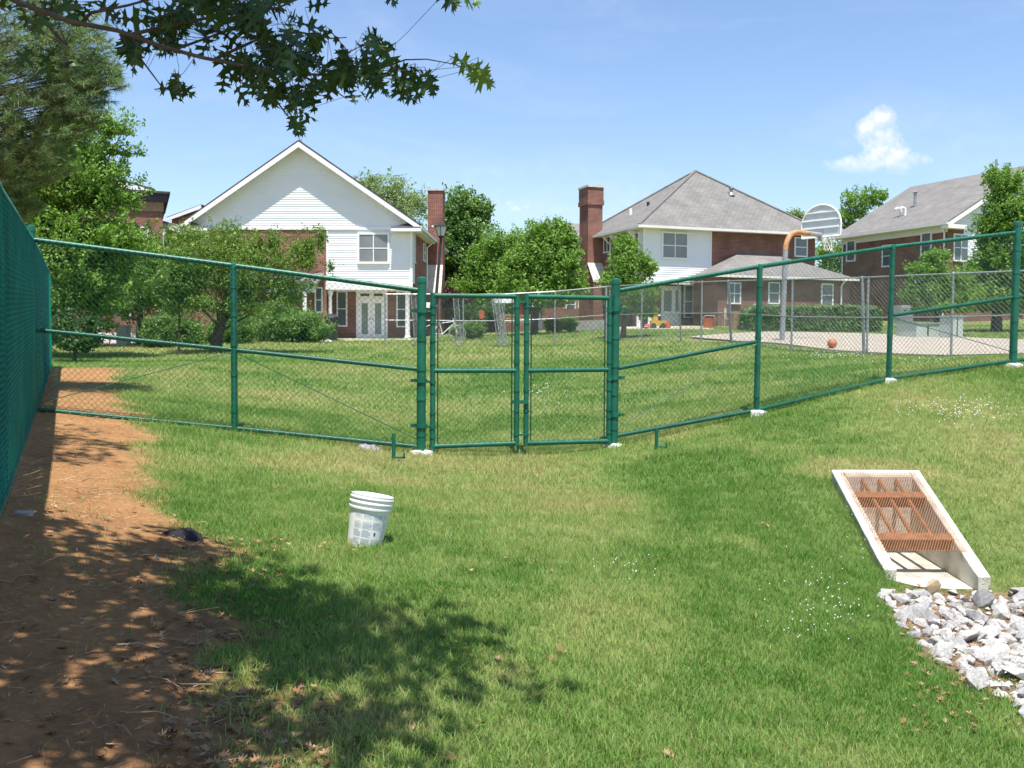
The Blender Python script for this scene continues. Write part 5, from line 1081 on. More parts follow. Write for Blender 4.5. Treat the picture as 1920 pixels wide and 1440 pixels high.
# oak whose bough hangs into the top of the picture
def oak():
    b = Vector((-4.4, .2, 0)); b.z = g(b.x, b.y); root = thing('oak_tree', 'oak with pointed lobed leaves whose bough hangs into the top left', 'tree', b)
    rl = random.Random(12)
    # leaf outline: deep bristle-tipped lobes
    def leaf_mesh(seed):
        r = random.Random(seed); half = [(0.010, 0), (.022, .16), (.09, .19), (.24, .12), (.17, .20), (.27, .26), (.07, .30), (.035, .37), (.09, .44), (.40, .50), (.29, .545), (.37, .66), (.10, .60), (.04, .64), (.05, .70), (.20, .80), (.12, .815), (.14, .90), (.035, .84), (.02, .91), (0.0, 1.02)]
        pts = [(x * r.uniform(.85, 1.15), y) for x, y in half]; pl = [(-x * r.uniform(.85, 1.15), y) for x, y in half[:-1]]; ring = pts + pl[::-1]; cv = r.uniform(-.35, .6); tw = r.uniform(-.3, .3)
        f3 = lambda x, y: (x, y, -cv * (y - .3) ** 2 - abs(x) * r.uniform(.1, .35) + tw * x * y)
        m = MB(); spine = [(0, y) for y in (.05, .3, .5, .7, .92)]
        m.v = [f3(*p) for p in ring]; m.f = [tuple(range(len(ring)))]
        me = m.mesh('leaf', M['oakleaf']); c = r.choice([(.035, .08, .018), (.03, .07, .016), (.045, .10, .02), (.03, .07, .02)]); a = me.color_attributes.new('Col', 'FLOAT_COLOR', 'POINT')
        a.data.foreach_set('color', [w for _ in range(len(m.v)) for w in (*c, 1.0)]); return me
    meshes = [leaf_mesh(s) for s in range(10)]; young = leaf_mesh(99)
    a = young.color_attributes['Col']; a.data.foreach_set('color', [w for _ in range(len(young.vertices)) for w in (.13, .22, .03, 1.0)])
    tw = []
    def twig(pxs, r0, r1, Y0, Y1, nm='branch'):
        n = len(pxs); pts = [at(px, py, Y0 + (Y1 - Y0) * i / (n - 1)) - b for i, (px, py) in enumerate(pxs)]
        MB().tube(pts, [r0 + (r1 - r0) * i / (n - 1) for i in range(n)], 7).build(nm, M['bark'], root, True)
        for i in range(n - 1):
            for k in range(6): tw.append(pts[i].lerp(pts[i + 1], k / 6))
    twig([(-700, -330), (-300, -150), (-60, -45), (30, 2), (130, 40), (220, 57), (300, 86), (380, 108), (450, 122), (520, 138), (600, 140), (680, 135), (720, 126), (760, 112), (800, 111), (850, 120), (872, 128)], .0115, .0013, 3.2, 4.4)
    twig([(225, 60), (240, 85), (265, 112), (290, 145), (310, 172)], .006, .002, 3.95, 4.1, 'twig'); twig([(240, 66), (330, 45), (420, 28), (520, 15), (600, -20)], .008, .003, 3.95, 4.0, 'twig'); twig([(150, 46), (170, 24), (240, 10), (330, -15)], .008, .003, 3.8, 3.6, 'twig')
    twig([(450, 122), (500, 165), (530, 205), (548, 228)], .006, .002, 4.1, 4.0, 'twig'); twig([(400, 112), (480, 75), (560, 60), (620, 72), (650, 70)], .007, .002, 4.05, 4.4, 'twig'); twig([(560, 140), (620, 165), (650, 185)], .005, .002, 4.15, 4.3, 'twig')
    twig([(680, 135), (730, 142), (790, 150)], .004, .0015, 4.3, 4.2, 'twig'); twig([(600, 140), (650, 100), (690, 80)], .004, .0015, 4.2, 4.5, 'twig'); twig([(330, 92), (420, 60), (500, 40)], .006, .002, 4.0, 4.3, 'twig'); twig([(640, -120), (735, -30), (745, -4)], .005, .002, 4.2, 4.2, 'twig'); twig([(760, -120), (840, -40), (890, -14)], .005, .002, 4.2, 4.2, 'twig'); twig([(60, 12), (100, 60), (130, 90)], .006, .002, 3.7, 3.9, 'twig')
    pet = MB(); fol = MB(); cnt = 0
    cl = [(330, 45, 110, 55, 46), (470, 40, 90, 55, 36), (540, 110, 95, 60, 58), (470, 130, 60, 55, 24), (560, 185, 50, 35, 15), (495, 185, 28, 22, 7), (552, 228, 14, 14, 4), (640, 120, 70, 50, 24), (700, 150, 45, 35, 12), (325, 165, 28, 26, 7), (250, 90, 35, 30, 8), (745, 160, 40, 30, 10), (700, 80, 35, 25, 6), (800, 150, 25, 28, 4), (900, 140, 12, 18, 5), (870, 125, 12, 10, 2), (100, 20, 110, 40, 18), (400, 0, 170, 20, 22), (735, 0, 14, 8, 2), (838, -4, 12, 6, 2), (885, -2, 8, 6, 2), (90, 110, 60, 30, 5)]
    for (cx, cy, rx, ry, n) in [(a_, b_, c_, d_, int(n_ * (1.12 if n_ > 6 else 1))) for a_, b_, c_, d_, n_ in cl]:
        for k in range(n):
            d = abs(rl.gauss(0, .62)); an = rl.uniform(0, 6.28); px = cx + rx * math.cos(an) * min(d, 1.25); py = cy + ry * math.sin(an) * min(d, 1.25)
            Y = 4.1 + rl.gauss(0, .22); p = at(px, py, Y) - b; near_ = min(tw, key=lambda q: (q - p).length_squared); s = rl.uniform(.095, .15)
            away = (p - near_); away = away.normalized() if away.length > 1e-3 else Vector((0, 0, -1)); dirv = (away * .5 + Vector((rl.gauss(.25, .55), rl.gauss(0, .45), rl.gauss(-.75, .45)))).normalized()
            nn = dirv.cross(Vector((rl.gauss(0, .6), rl.gauss(.6, .6), rl.gauss(.5, .6)))).normalized(); zz = nn.cross(dirv).normalized()
            M3 = Matrix((nn, dirv, nn.cross(dirv))).transposed(); base = p - dirv * s * .5; mw = Matrix.Translation(base) @ M3.to_4x4() @ Matrix.Scale(s, 4); me_ = young if px > 860 else rl.choice(meshes)
            if k >= n * .62 and px < 840:
                fol.add([mw @ v.co for v in me_.vertices], [tuple(range(len(me_.vertices)))])
            else: o = mesh_obj('leaf', me_, None, root); o.matrix_local = mw; cnt += 1
            md = base.lerp(near_, .5) + Vector((0, 0, -.01)); pet.tube([base, md, near_], .0011, 3, False)
    stuff(pet.build('petioles', M['bark'], root))
    fo = fol.build('foliage', M['oakleaf'], root); stuff(fo); a = fo.data.color_attributes.new('Col', 'FLOAT_COLOR', 'POINT'); a.data.foreach_set('color', [w for _ in range(len(fo.data.vertices)) for w in (.034, .078, .018, 1.0)])
    # rest of the crown, overhead and out of frame; it shades the foreground
    ells = []
    for (x, y, z, rx, ry, rz) in [(-2.4, 3.5, 5.0, 1.2, 1.1, .7), (-.95, 3.75, 4.9, .75, .65, .5), (-.45, 3.3, 4.7, .7, .65, .45), (-1.2, 3.1, 4.7, .8, .7, .5), (-.5, 2.35, 4.5, .5, .6, .4), (-.9, 2.2, 4.4, .8, .6, .4), (-2.0, 2.9, 4.7, .8, .9, .5), (-1.9, 4.4, 5.6, .7, .6, .4), (-1.7, 2.2, 4.2, 1.0, .6, .5), (-3.3, 2.7, 5.2, 1.3, 1.5, .8), (-2.8, 1.4, 4.8, 1.5, 1.0, .7), (-4.7, 6.6, 8.6, 1.3, 1.0, .8), (-4.6, .8, 6.2, 2.0, 2.2, 1.2), (-3.0, -.4, 7.0, 2.2, 2.2, 1.2), (-5.8, 2.2, 5.6, 1.5, 1.8, 1.0), (-5.5, -1.5, 6.0, 1.8, 1.8, 1.2)]:
        ells.append(((x - b.x, y - b.y, z - b.z), (rx, ry, rz), rx * ry * rz))
    V, Fc_, C, cc = leaf_cloud(ells, 34000, .16, [(.04, .095, .02), (.07, .14, .03)], 77, .1, .55, .3, .75)
    stuff(mesh_obj('crown', fast_mesh('crown', V, Fc_, 4, C), M['leaf'], root))
    m = MB(); m.tube([(0, 0, -.3), (.05, .05, 1.5), (.15, .1, 3.5), (.3, .1, 6.5)], [.2, .17, .14, .05], 10)
    r_ = random.Random(2)
    for k in range(16):
        c = Vector(cc[r_.randrange(len(cc))]); s0 = Vector((.12, .08, r_.uniform(2.6, 4.5))); m.tube([s0, s0.lerp(c, .5) + Vector((0, 0, .15)), c], [.05, .03, .008], 5)
    e = at(-700, -330, 3.2) - b; m.tube([(.12, .08, 2.9), e], [.05, .034], 6)
    m.build('trunk', M['bark'], root, True)
oak()

# ------------------------------------------------------------------ concrete drain outlet with rusty grate
def drain():
    x0, x1 = 3.06, 3.90; ya, yb = 8.0, 9.4; za, zb = -.36, .30; t = .105
    root = thing('drain_outlet', 'sloping concrete drain outlet with rusty mesh grate in the grass', 'drain', ((x0 + x1) / 2, ya, -.45)); o = Vector(root.location)
    zt = lambda y: za + (zb - za) * (y - ya) / (yb - ya)
    def wall(xa, xb, yn, name, drop=0):
        m = MB(); c = .012
        m.prism([(xa, yn, -.75), (xa, yb, -.75), (xa, yb, zt(yb)), (xa, yn + .10, zt(yn + .1)), (xa, yn, zt(yn + .06) - .02)], (xb - xa, 0, 0)); ob = m.build(name, M['conc'], root)
        bv = ob.modifiers.new('bevel', 'BEVEL'); bv.width = .01; bv.segments = 2; return ob
    wall(x1 - t, x1, ya - .06, 'side_wall'); wall(x0, x0 + t, ya + .02, 'side_wall')
    hb = MB().prism([(x0 + t + .002, yb - .11, zt(yb - .11)), (x0 + t + .002, yb - .003, zt(yb) - .002), (x0 + t + .002, yb - .003, -.75), (x0 + t + .002, yb - .11, -.75)][::-1], (x1 - x0 - 2 * t - .004, 0, 0)); hb.build('head_wall', M['conc'], root)
    MB().prism([(x0 + t + .003, ya + .02, -.62), (x0 + t + .003, yb - .115, -.50), (x0 + t + .003, yb - .115, -.44), (x0 + t + .003, ya + .02, -.50)][::-1], (x1 - x0 - 2 * t - .006, 0, 0)).build('floor', M['conc'], root)
    # pipe mouth in the head wall
    xm = (x0 + x1) / 2
    ly = Vector((0, yb - ya, zb - za)).normalized(); nz_ = Vector((0, -ly.z, ly.y)); xi0, xi1 = x0 + t * .55, x1 - t * .55
    def P(x, s, h): y = ya; q = Vector((x, ya, zt(ya))) + ly * s + nz_ * h; return q
    Ls = ((yb - ya) ** 2 + (zb - za) ** 2) ** .5; s0, s1 = .42, Ls - .06
    for s in (s0 + .02, s0 + .66, s1 - .04):
        c = [P(xi0, s, -.012), P(xi0, s + .095, -.012), P(xi0, s + .095, -.002), P(xi0, s + .008, -.002), P(xi0, s + .008, .0), P(xi0, s, .0)]
        MB().prism(c, (xi1 - xi0, 0, 0)).build('cross_angle', M['rust'], root)
        MB().prism([P(xi0 + t * .5, s, -.11), P(xi0 + t * .5, s + .008, -.11), P(xi0 + t * .5, s + .008, -.013), P(xi0 + t * .5, s, -.013)], (xi1 - xi0 - t, 0, 0)).build('cross_angle_web', M['rust'], root)
    for k in (.28, .5, .72):
        x = xi0 + (xi1 - xi0) * k; MB().tube([P(x, s0 + .05, -.03), P(x, s1 - .05, -.03)], .019, 6).build('long_bar', M['rust'], root)
    # expanded metal sheet: two crossing sets of strands
    m = MB(); pitch = .023; n = int((xi1 - xi0) / pitch); s0 -= .13; Lg = s1 - s0 + .03; rise = .55
    for sg in (1, -1):
        k = -int(Lg * rise / pitch) - 1
        while k * pitch < (xi1 - xi0) + Lg * rise:
            xs_ = k * pitch; pts = []
            def clip(sgn):
                # x = xs + sgn*rise*s
                lo, hi = 0.0, Lg
                for lim, up in ((0.0, False), (xi1 - xi0, True)):
                    pass
                a = [0.0, Lg]
                for lim in (0.0, xi1 - xi0):
                    ss = (lim - xs_) / (sgn * rise); a.append(ss)
                a = sorted(v for v in a if -1e-6 <= v <= Lg + 1e-6 and -1e-6 <= xs_ + sgn * rise * v <= xi1 - xi0 + 1e-6)
                return (a[0], a[-1]) if len(a) >= 2 and a[-1] - a[0] > .01 else None
            c = clip(sg)
            if c: m.tube([P(xi0 + xs_ + sg * rise * c[0], s0 - .02 + c[0], .006 + .002 * sg), P(xi0 + xs_ + sg * rise * c[1], s0 - .02 + c[1],   .006 + .002 * sg)], .0021, 3, False)
            k += 1
    stuff(m.build('expanded_metal', M['rustmesh'], root))
    keep_world(root)
drain()

# ------------------------------------------------------------------ riprap
def rocks():
    r = random.Random(21); meshes = []
    import bmesh
    for k in range(12):
        bm = bmesh.new(); rr = random.Random(100 + k)
        for i in range(17):
            d = Vector((rr.gauss(0, 1), rr.gauss(0, 1), rr.gauss(0, 1))).normalized() * rr.uniform(.8, 1.0); bm.verts.new((d.x * .5 * rr.uniform(.95, 1.25), d.y * .42, d.z * .34))
        bmesh.ops.convex_hull(bm, input=bm.verts); [bm.verts.remove(v) for v in list(bm.verts) if not v.link_faces]
        bmesh.ops.bevel(bm, geom=list(bm.edges), offset=.018, segments=1, affect='EDGES', profile=.5) if k % 2 == 0 else None
        me = bpy.data.meshes.new('rock'); bm.to_mesh(me); bm.free(); me.materials.append(M['rock'] if k % 3 else M['rockb']); meshes.append(me)
    placed = []; tries = 0
    for (smin, smax, N_) in ((.14, .215, 60), (.09, .14, 130), (.05, .085, 106)):
        c = 0; t = 0
        while c < N_ and t < 6000:
            t += 1; y = r.uniform(4.6, 8.05); x = r.uniform(2.4, 4.6)
            if x > .60 * y + .1 or float(rip_mask(np.array(x), np.array(y))) < .6: continue
            if in_drain(np.array(x), np.array(y)) or (abs(x - 3.48) < .45 and y > 7.85): continue
            s = r.uniform(smin, smax)
            if any((x - a) ** 2 + (y - b_) ** 2 < (.30 * (s + q)) ** 2 for a, b_, q in placed): continue
            placed.append((x, y, s)); c += 1
            o = mesh_obj('rock', r.choice(meshes), None); o.location = (x, y, g(x, y) + s * r.uniform(.05, .22)); o.rotation_euler = (r.gauss(0, .35), r.gauss(0, .35), r.uniform(0, 6.28)); f = r.uniform(.85, 1.25); o.scale = (s * f * 1.1, s * 1.1, s * r.uniform(.8, 1.15))
            tag(o, 'pale grey angular stone in the riprap bed below the concrete drain', 'stone', 'riprap stones below the drain')
    chips = MB(); ne = 0
    while ne < 700:
        y = r.uniform(4.4, 8.05); x = r.uniform(2.3, 5.0)
        if float(rip_mask(np.array(x), np.array(y))) < .45 or (abs(x - 3.48) < .45 and y > 7.85): continue
        ne += 1; s_ = r.uniform(.018, .05); q = Matrix.Translation((x, y, g(x, y) + s_ * .25)) @ Matrix.Rotation(r.uniform(0, 6.28), 4, 'Z') @ Matrix.Rotation(r.gauss(0, .5), 4, 'X')
        pts_ = [(1, 0, 0), (.3, .8, .1), (-.8, .5, 0), (-.7, -.6, .1), (.4, -.8, 0), (.1, .1, .7), (0, 0, -.5)]
        chips.add([q @ (Vector(p_) * s_ * r.uniform(.8, 1.1)) for p_ in pts_], [(i_, (i_ + 1) % 5, 5) for i_ in range(5)] + [((i_ + 1) % 5, i_, 6) for i_ in range(5)])
    tag(chips.build('stone_chips', M['rock']), 'small pale stone chips between the riprap stones', 'stone chips', None, 'stuff')
    o = mesh_obj('rock', meshes[1].copy(), None); o.data.materials.clear(); o.data.materials.append(M['rocktan']); p = ground_hit(1748, 1118); o.location = (p.x, p.y, p.z + .07); o.scale = (.20, .17, .26); o.rotation_euler = (.5, .3, 1)
    tag(o, 'tan orange stone at the mouth of the concrete drain', 'stone')
rocks()

# ------------------------------------------------------------------ bucket
def bucket():
    p = on(683, 1020, 7.2); root = thing('bucket', 'white plastic bucket with printed label, tilted in the grass', 'bucket', (p.x, p.y, p.z - .015)); h = .375
    R_ = lambda z: .128 + (.150 - .128) * z / h
    prof = [(.001, .006), (.124, .006), (.128, .0), (.1285, .004)] + [(R_(z), z) for z in (.05, .15, .25, .272)] + [(.158, .274), (.160, .282), (.159, .290), (R_(.29) + .001, .293), (R_(.31) + .002, .312), (.161, .315), (.162, .322), (.157, .326), (.153, .334), (.153, .348), (.160, .350), (.161, .357), (.154, .360), (.153, .374), (.1555, h + .002), (.152, h + .003), (.149, h - .002), (.147, .34), (.143, .2), (.125, .015), (.001, .013)]
    MB().lathe(prof, 40).build('body', M['bucket'], root, True)
    def patch(name, mat, a0, a1, z0, z1, off, parent):
        m = MB(); n = max(2, int(abs(a1 - a0) / .12)); 
        for i in range(n + 1):
            a = a0 + (a1 - a0) * i / n
            for z in (z0, z1): m.v.append(((R_(z) + off) * math.cos(a), (R_(z) + off) * math.sin(a), z))
        m.f = [(2 * i, 2 * i + 2, 2 * i + 3, 2 * i + 1) for i in range(n)]; return m.build(name, M[mat], parent, True)
    c = -math.pi / 2; lb = patch('label', 'labelwhite', c - 1.15, c + 1.2, .015, .255, .0015, root)
    rr = random.Random(9)
    for i, (a0, a1) in enumerate(((-.78, -.36), (-.30, .18), (.24, .72), (.80, 1.12))):
        for j, (z0, z1) in enumerate(((.200, .245), (.140, .192), (.078, .132), (.024, .070))):
            if i == 2 and j == 2: patch('printed_mark', 'printd', c + .36, c + .46, .095, .118, .003, lb); continue
            z = z1
            while z > z0 + .004:
                patch('printed_line', 'printb' if (i == 2 and j < 2) else 'print', c + a0, c + a1 - rr.choice([0, 0, .05, .12]), z - .0045, z, .003, lb); z -= .0075
    patch('mud_stain', 'bucketmud', c - 1.1, c - .75, .0, .05, .004, root); patch('mud_stain', 'bucketmud', c + .0, c + .25, .0, .018, .004, root)
    root.rotation_euler = (math.radians(-3), math.radians(9.5), .15)
bucket()

# ------------------------------------------------------------------ crumpled sheets
def crumple(name, label, cat, px, py, Y, sx, sy, h, mat, seed, rz=0):
    p = on(px, py, Y); n = 26; x, y = np.meshgrid(np.linspace(-1, 1, n), np.linspace(-1, 1, n)); 
    e = np.clip(1 - np.hypot(x * (1 + .3 * (fbm(x * 2 + 9, y * 2 + 9, seed) - .5)), y), 0, 1); z = np.minimum(e * 2.2, 1) * h * (.35 + 1.1 * fbm(x * 2.2 + 5, y * 2.2 + 5, seed)) + np.abs(fbm(x * 5 + 3, y * 5 + 3, seed + 5) - .5) * h * .8 * (e > 0)
    th = np.arctan2(y, x); rr_ = np.hypot(x, y); k = np.minimum(1, rr_) / np.maximum(rr_, 1e-6) ; k = k * (1 + .25 * (fbm(np.cos(th) * 2 + 7, np.sin(th) * 2 + 7, seed + 2) - .5) * rr_)
    V = np.stack([x * k * sx, y * k * sy, z - .015], -1).reshape(-1, 3); V[:, 0] += (np.random.default_rng(seed).random(n * n) - .5) * sx * .06; i = np.arange(n * n).reshape(n, n); Fc = np.stack([i[:-1, :-1], i[:-1, 1:], i[1:, 1:], i[1:, :-1]], -1).reshape(-1, 4)
    o = mesh_obj(name, fast_mesh(name, V, Fc, 4), mat); o.location = p; o.rotation_euler = (0, 0, rz); return tag(o, label, cat)
crumple('black_fabric', 'crumpled black weed fabric half buried in the bare soil', 'fabric', 338, 1015, 6.55, .16, .13, .07, M['blackcloth'], 3, .3); crumple('plastic_scrap', 'crumpled grey plastic scrap under the bottom rail left of the gate', 'plastic scrap', 690, 840, 11.75, .17, .12, .07, M['greycloth'], 8); crumple('paper_scrap', 'white paper scrap on the lawn by the hedge side path', 'paper scrap', 610, 651, 39, .35, .2, .12, M['white'], 5)

# ------------------------------------------------------------------ basketball hoop and ball
def hoop():
    p = on(1466, 641, 28.5); root = thing('basketball_hoop', 'basketball hoop with rusty gooseneck pole and fan backboard', 'basketball hoop', p)
    z1 = at(1471, 470, 28.5).z - p.z; z2 = at(1500, 433, 28.5).z - p.z; n = Vector((.78, .62, 0)); pts = [Vector((0, 0, -.2)), Vector((.06, 0, z1))]
    MB().tube(pts, .075, 14).build('pole', M['pole'], root, True); R_ = z2 - z1; arc = [Vector((.06, 0, z1)) + n * (R_ * (1 - math.cos(a))) * 1.0 + Vector((0, 0, R_ * math.sin(a))) for a in np.linspace(0, math.pi / 2, 9)]
    arm = arc[-1] + n * .55; MB().tube(arc + [arm], .076, 14).build('gooseneck', M['rustpole'], root, True); end = arm + n * .55; MB().tube([arm, end], .073, 14).build('arm_end', M['pole'], root, True)
    t = Vector((-n.y, n.x, 0)); c = end + n * .05; zb = at(1548, 440, 28.9).z - p.z; zt = at(1548, 378, 28.9).z - p.z; hw = .68; H_ = zt - zb
    prof = [(-hw * .97, 0), (hw * .97, 0)]; prof += [(hw * math.cos(a), H_ * (.36 + .64 * math.sin(a))) for a in np.linspace(0, math.pi, 19)]
    ring = [c + t * x + Vector((0, 0, zb - c.z + max(z, 0))) for x, z in prof]; bd = MB().prism(ring, n * .02).build('backboard', M['board'], root)
    m = MB(); m.tube(ring + [ring[0]], .028, 6, False); m.build('board_rim', M['white'], bd, True)
    for f in (.28, .52, .76):
        w = hw * (.9 if f < .5 else math.sqrt(max(.05, 1 - ((f - .42) / .58) ** 2)) * .97); q = c + Vector((0, 0, zb - c.z + H_ * f)); MB().tube([q - t * w - n * .015, q + t * w - n * .015], .018, 5).build('rib', M['white'], bd)
    MB().prism([c - n * .06 + t * .07 + Vector((0, 0, -.16)), c - n * .06 - t * .07 + Vector((0, 0, -.16)), c - n * .06 - t * .07 + Vector((0, 0, .16)), c - n * .06 + t * .07 + Vector((0, 0, .16))], n * .05).build('bracket', M['pole'], root)
    zr = zb + .10; rc = c + n * .40; rc.z = zr; rim = [rc + (n * math.cos(a) + t * math.sin(a)) * .23 for a in np.linspace(0, 2 * math.pi, 21)]; ri = MB().tube(rim, .014, 6, False).build('rim', M['hoop'], root, True); MB().box(-.02, .02, -.02, .02, -.02, .02)
    nb = MB().tube([c + n * .02 + Vector((0, 0, zr - c.z)), rc - n * .22], .03, 6).build('rim_arm', M['hoop'], root)
    net = MB(); K = 10; levels = [(.23, 0), (.19, -.13), (.15, -.26), (.12, -.38), (.13, -.48)]
    for k in range(K):
        for s in (1, -1): net.tube([rc + (n * math.cos(2 * math.pi * (k + s * .5 * j) / K) + t * math.sin(2 * math.pi * (k + s * .5 * j) / K)) * r_ + Vector((0, 0, z)) for j, (r_, z) in enumerate(levels)], .007, 4, False)
    stuff(net.build('net', M['net'], root))
hoop()
def ball():
    p = on(1560, 654, 25.6); r = .125; root = thing('basketball', 'orange basketball at the edge of the court', 'ball', (p.x, p.y, p.z + r + .05))
    MB().lathe([(max(.0005, r * math.sin(a)), -r * math.cos(a)) for a in np.linspace(0, math.pi, 17)], 28).build('ball_skin', M['orange'], root, True)
    for ax in range(3): MB().tube([[Vector((0, math.cos(a), math.sin(a))), Vector((math.cos(a), 0, math.sin(a))), Vector((math.cos(a), math.sin(a), 0))][ax] * (r + .0003) for a in np.linspace(0, 2 * math.pi, 33)], .0025, 4, False).build('seam', M['black'], root)
    root.rotation_euler = (.5, .3, .4)
ball()

# ------------------------------------------------------------------ street lamp, bin, boxes, toys, furniture
def lamp():
    p = on(809, 652, 30); root = thing('lamp_post', 'black lantern lamp post leaning beside the left chimney', 'street lamp', p); top = at(827, 446, 30) - p; d = top.normalized()
    MB().tube([Vector((0, 0, -.2)), d * .6, d * .65, top], [.075, .075, .05, .042], 12).build('pole', M['black'], root, True)
    lan = MB().lathe([(.06, 0), (.10, .05), (.03, .06)], 8, top).build('base_collar', M['black'], root)
    MB().lathe([(.095, .06), (.175, .34), (.001, .34)], 4, top).build('lantern_glass', M['lampglass'], root)
    for k in range(4):
        a = k * math.pi / 2; MB().tube([top + Vector((.098 * math.cos(a), .098 * math.sin(a), .06)), top + Vector((.18 * math.cos(a), .18 * math.sin(a), .34))], .011, 4).build('lantern_bar', M['black'], root)
    MB().lathe([(.21, .335), (.21, .355), (.06, .44), (.02, .47), (.001, .50)], 8, top).build('lantern_roof', M['black'], root)
lamp()
def wheelie():
    p = on(622, 640, 43); root = thing('trash_bin', 'black rubbish bin beside the wide clipped bush', 'bin', p); m = MB(); m.prism([(-.22, -.22, .05), (.22, -.22, .05), (.22, .22, .05), (-.22, .22, .05)], (0, 0, .0)); MB().lathe([(.24, 0), (.24, .05), (.30, .95), (.30, 1.0)], 16).build('body', M['black'], root, True); MB().lathe([(.33, 1.0), (.33, 1.05), (.2, 1.18), (.001, 1.22)], 16).build('lid', M['black'], root, True)
wheelie()
def util(label, pa, pb, top, Y, mat, mat2):
    a = on(pa, 628, Y); b = on(pb, 628, Y); zt = at(pa, top, Y).z; root = thing('utility_box', label, 'utility box', a, .45, 'green utility boxes'); w = (b.x - a.x); h = zt - a.z
    MB().box(0, w, 0, w * .8, -.1, h - .05).build('cabinet', M[mat], root); MB().box(-.03, w + .03, -.03, w * .8 + .03, h - .05, h).build('lid', M[mat2], root); MB().box(w * .47, w * .53, -.012, -.002, .1, h - .1).build('door_seam', M['black'], root); MB().box(-.08, w + .08, -.08, w * .8 + .08, -.2, .03).build('pad', M['concgrey'], root)
util('low wide grey-green utility box on the grass by the court', 1718, 1778, 604, 33.5, 'utilw', 'util'); util('taller pale green utility box right of the low one', 1783, 1815, 591, 33, 'utilw', 'util')
def ac():
    p = on(1690, 604, 53); root = thing('air_conditioner', 'grey air-conditioning unit against the dark brick house', 'air conditioner', p, .4); MB().box(-.4, .4, -.4, .4, 0, .95).build('casing', M['concgrey'], root)
    for k in range(8): MB().box(-.36, .36, -.42, -.402, .1 + k * .1, .15 + k * .1).build('louvre', M['pole'], root)
    MB().lathe([(.32, .95), (.30, .99), (.001, 1.0)], 16).build('fan_guard', M['black'], root)
ac()
def toys():
    p = on(1207, 614, 47.5); r = thing('toy_playhouse', 'white arched toy kitchen on the patio under the young tree', 'toy', p); arch = [(-.35, 0), (-.18, 0), (-.18, .7), (-.12, .85), (0, .92), (.12, .85), (.18, .7), (.18, 0), (.35, 0), (.35, .8), (.25, 1.05), (0, 1.15), (-.25, 1.05), (-.35, .8)]
    MB().prism([(x, -.15, z) for x, z in arch], (0, .3, 0)).build('arch', M['white'], r); MB().box(.352, .8, -.2, .2, .62, .68).build('counter', M['white'], r); MB().box(-.17, .17, .0, .1, 0, .6).build('back_panel', M['black'], r)
    p = on(1233, 614, 47); r = thing('toy_truck', 'yellow toy digger on the patio', 'toy', p); MB().box(-.35, .35, -.2, .2, .12, .38).build('body', M['yellow'], r); MB().prism([(-.25, -.18, .382), (.0, -.18, .382), (-.05, -.18, .75), (-.22, -.18, .75)], (0, .36, 0)).build('cab', M['yellow'], r); MB().prism([(.36, -.25, .05), (.6, -.25, .05), (.5, -.25, .4), (.36, -.25, .3)], (0, .5, 0)).build('bucket', M['orangep'], r)
    for x in (-.22, .22): MB().tube([(x, -.26, .13), (x, .26, .13)], .13, 12).build('wheel', M['black'], r)
    p = on(1213, 615, 46.4); r = thing('toy_ball', 'small red toy ball left of the yellow digger', 'ball', p); MB().lathe([(max(.0005, .13 * math.sin(a)), .13 - .13 * math.cos(a)) for a in np.linspace(0, math.pi, 10)], 14).build('ball_skin', M['red'], r, True); MB().lathe([(.131, .12), (.131, .14)], 14).build('stripe', M['white'], r, True)
    p = on(1329, 614, 46.5); r = thing('toy_bin', 'orange-red plastic toy tub by the white table', 'toy', p); MB().lathe([(.001, .0), (.24, .0), (.28, .42), (.30, .42), (.30, .46), (.27, .46), (.23, .04), (.001, .03)], 14).build('tub', M['orangep'], r, True); MB().tube([(-.29, 0, .44), (-.2, -.1, .6), (.2, -.1, .6), (.29, 0, .44)], .012, 5).build('handle', M['white'], r)
    p = on(1348, 614, 47); r = thing('patio_table', 'small white metal patio table', 'table', p); MB().lathe([(.001, .70), (.42, .70), (.42, .73), (.001, .735)], 18).build('top', M['conc'], r)
    for k in range(4): a = k * 1.571 + .4; MB().tube([(.30 * math.cos(a), .30 * math.sin(a), .7), (.22 * math.cos(a), .22 * math.sin(a), .35), (.36 * math.cos(a), .36 * math.sin(a), 0)], .016, 5).build('leg', M['conc'], r)
    p = on(1368, 615, 46.5); r = thing('patio_chair', 'pale metal patio chair right of the small table', 'chair', p, 1.2); MB().box(-.22, .22, -.22, .22, .42, .45).build('seat', M['conc'], r); MB().box(-.22, .22, .2, .23, .55, .95).build('backrest', M['conc'], r)
    for x in (-.2, .2):
        for y in (-.2, .2): MB().tube([(x, y, 0), (x, y, .42 if y < 0 else .95)], .015, 5).build('leg', M['conc'], r)
    p = on(1390, 622, 42); r = thing('planter_box', 'weathered wooden planter box at the end of the hedge', 'planter', p); 
    for k in range(5): MB().box(-.42 + k * .17, -.26 + k * .17, -.3, -.27, 0, .8).build('plank', M['wood'], r)
    for k in range(4): MB().box(-.45, -.42, -.28 + k * .15, -.14 + k * .15, 0, .8).build('plank', M['wood'], r)
    MB().box(-.415, .42, -.265, .3, .0, .72).build('soil_core', M['bark'], r)
    # things glimpsed through the gate
    w0 = on(1080, 622, 47); w1 = on(1143, 626, 46); zt = at(1110, 601, 46.5).z; tag(MB().prism([(w0.x, w0.y, w0.z - .2), (w1.x, w1.y, w1.z - .2), (w1.x, w1.y + .25, w1.z - .2), (w0.x, w0.y + .25, w0.z - .2)], (0, 0, zt - w0.z + .2)).build('retaining_wall', M['concgrey']), 'low grey concrete wall below the tall chimney', 'wall')
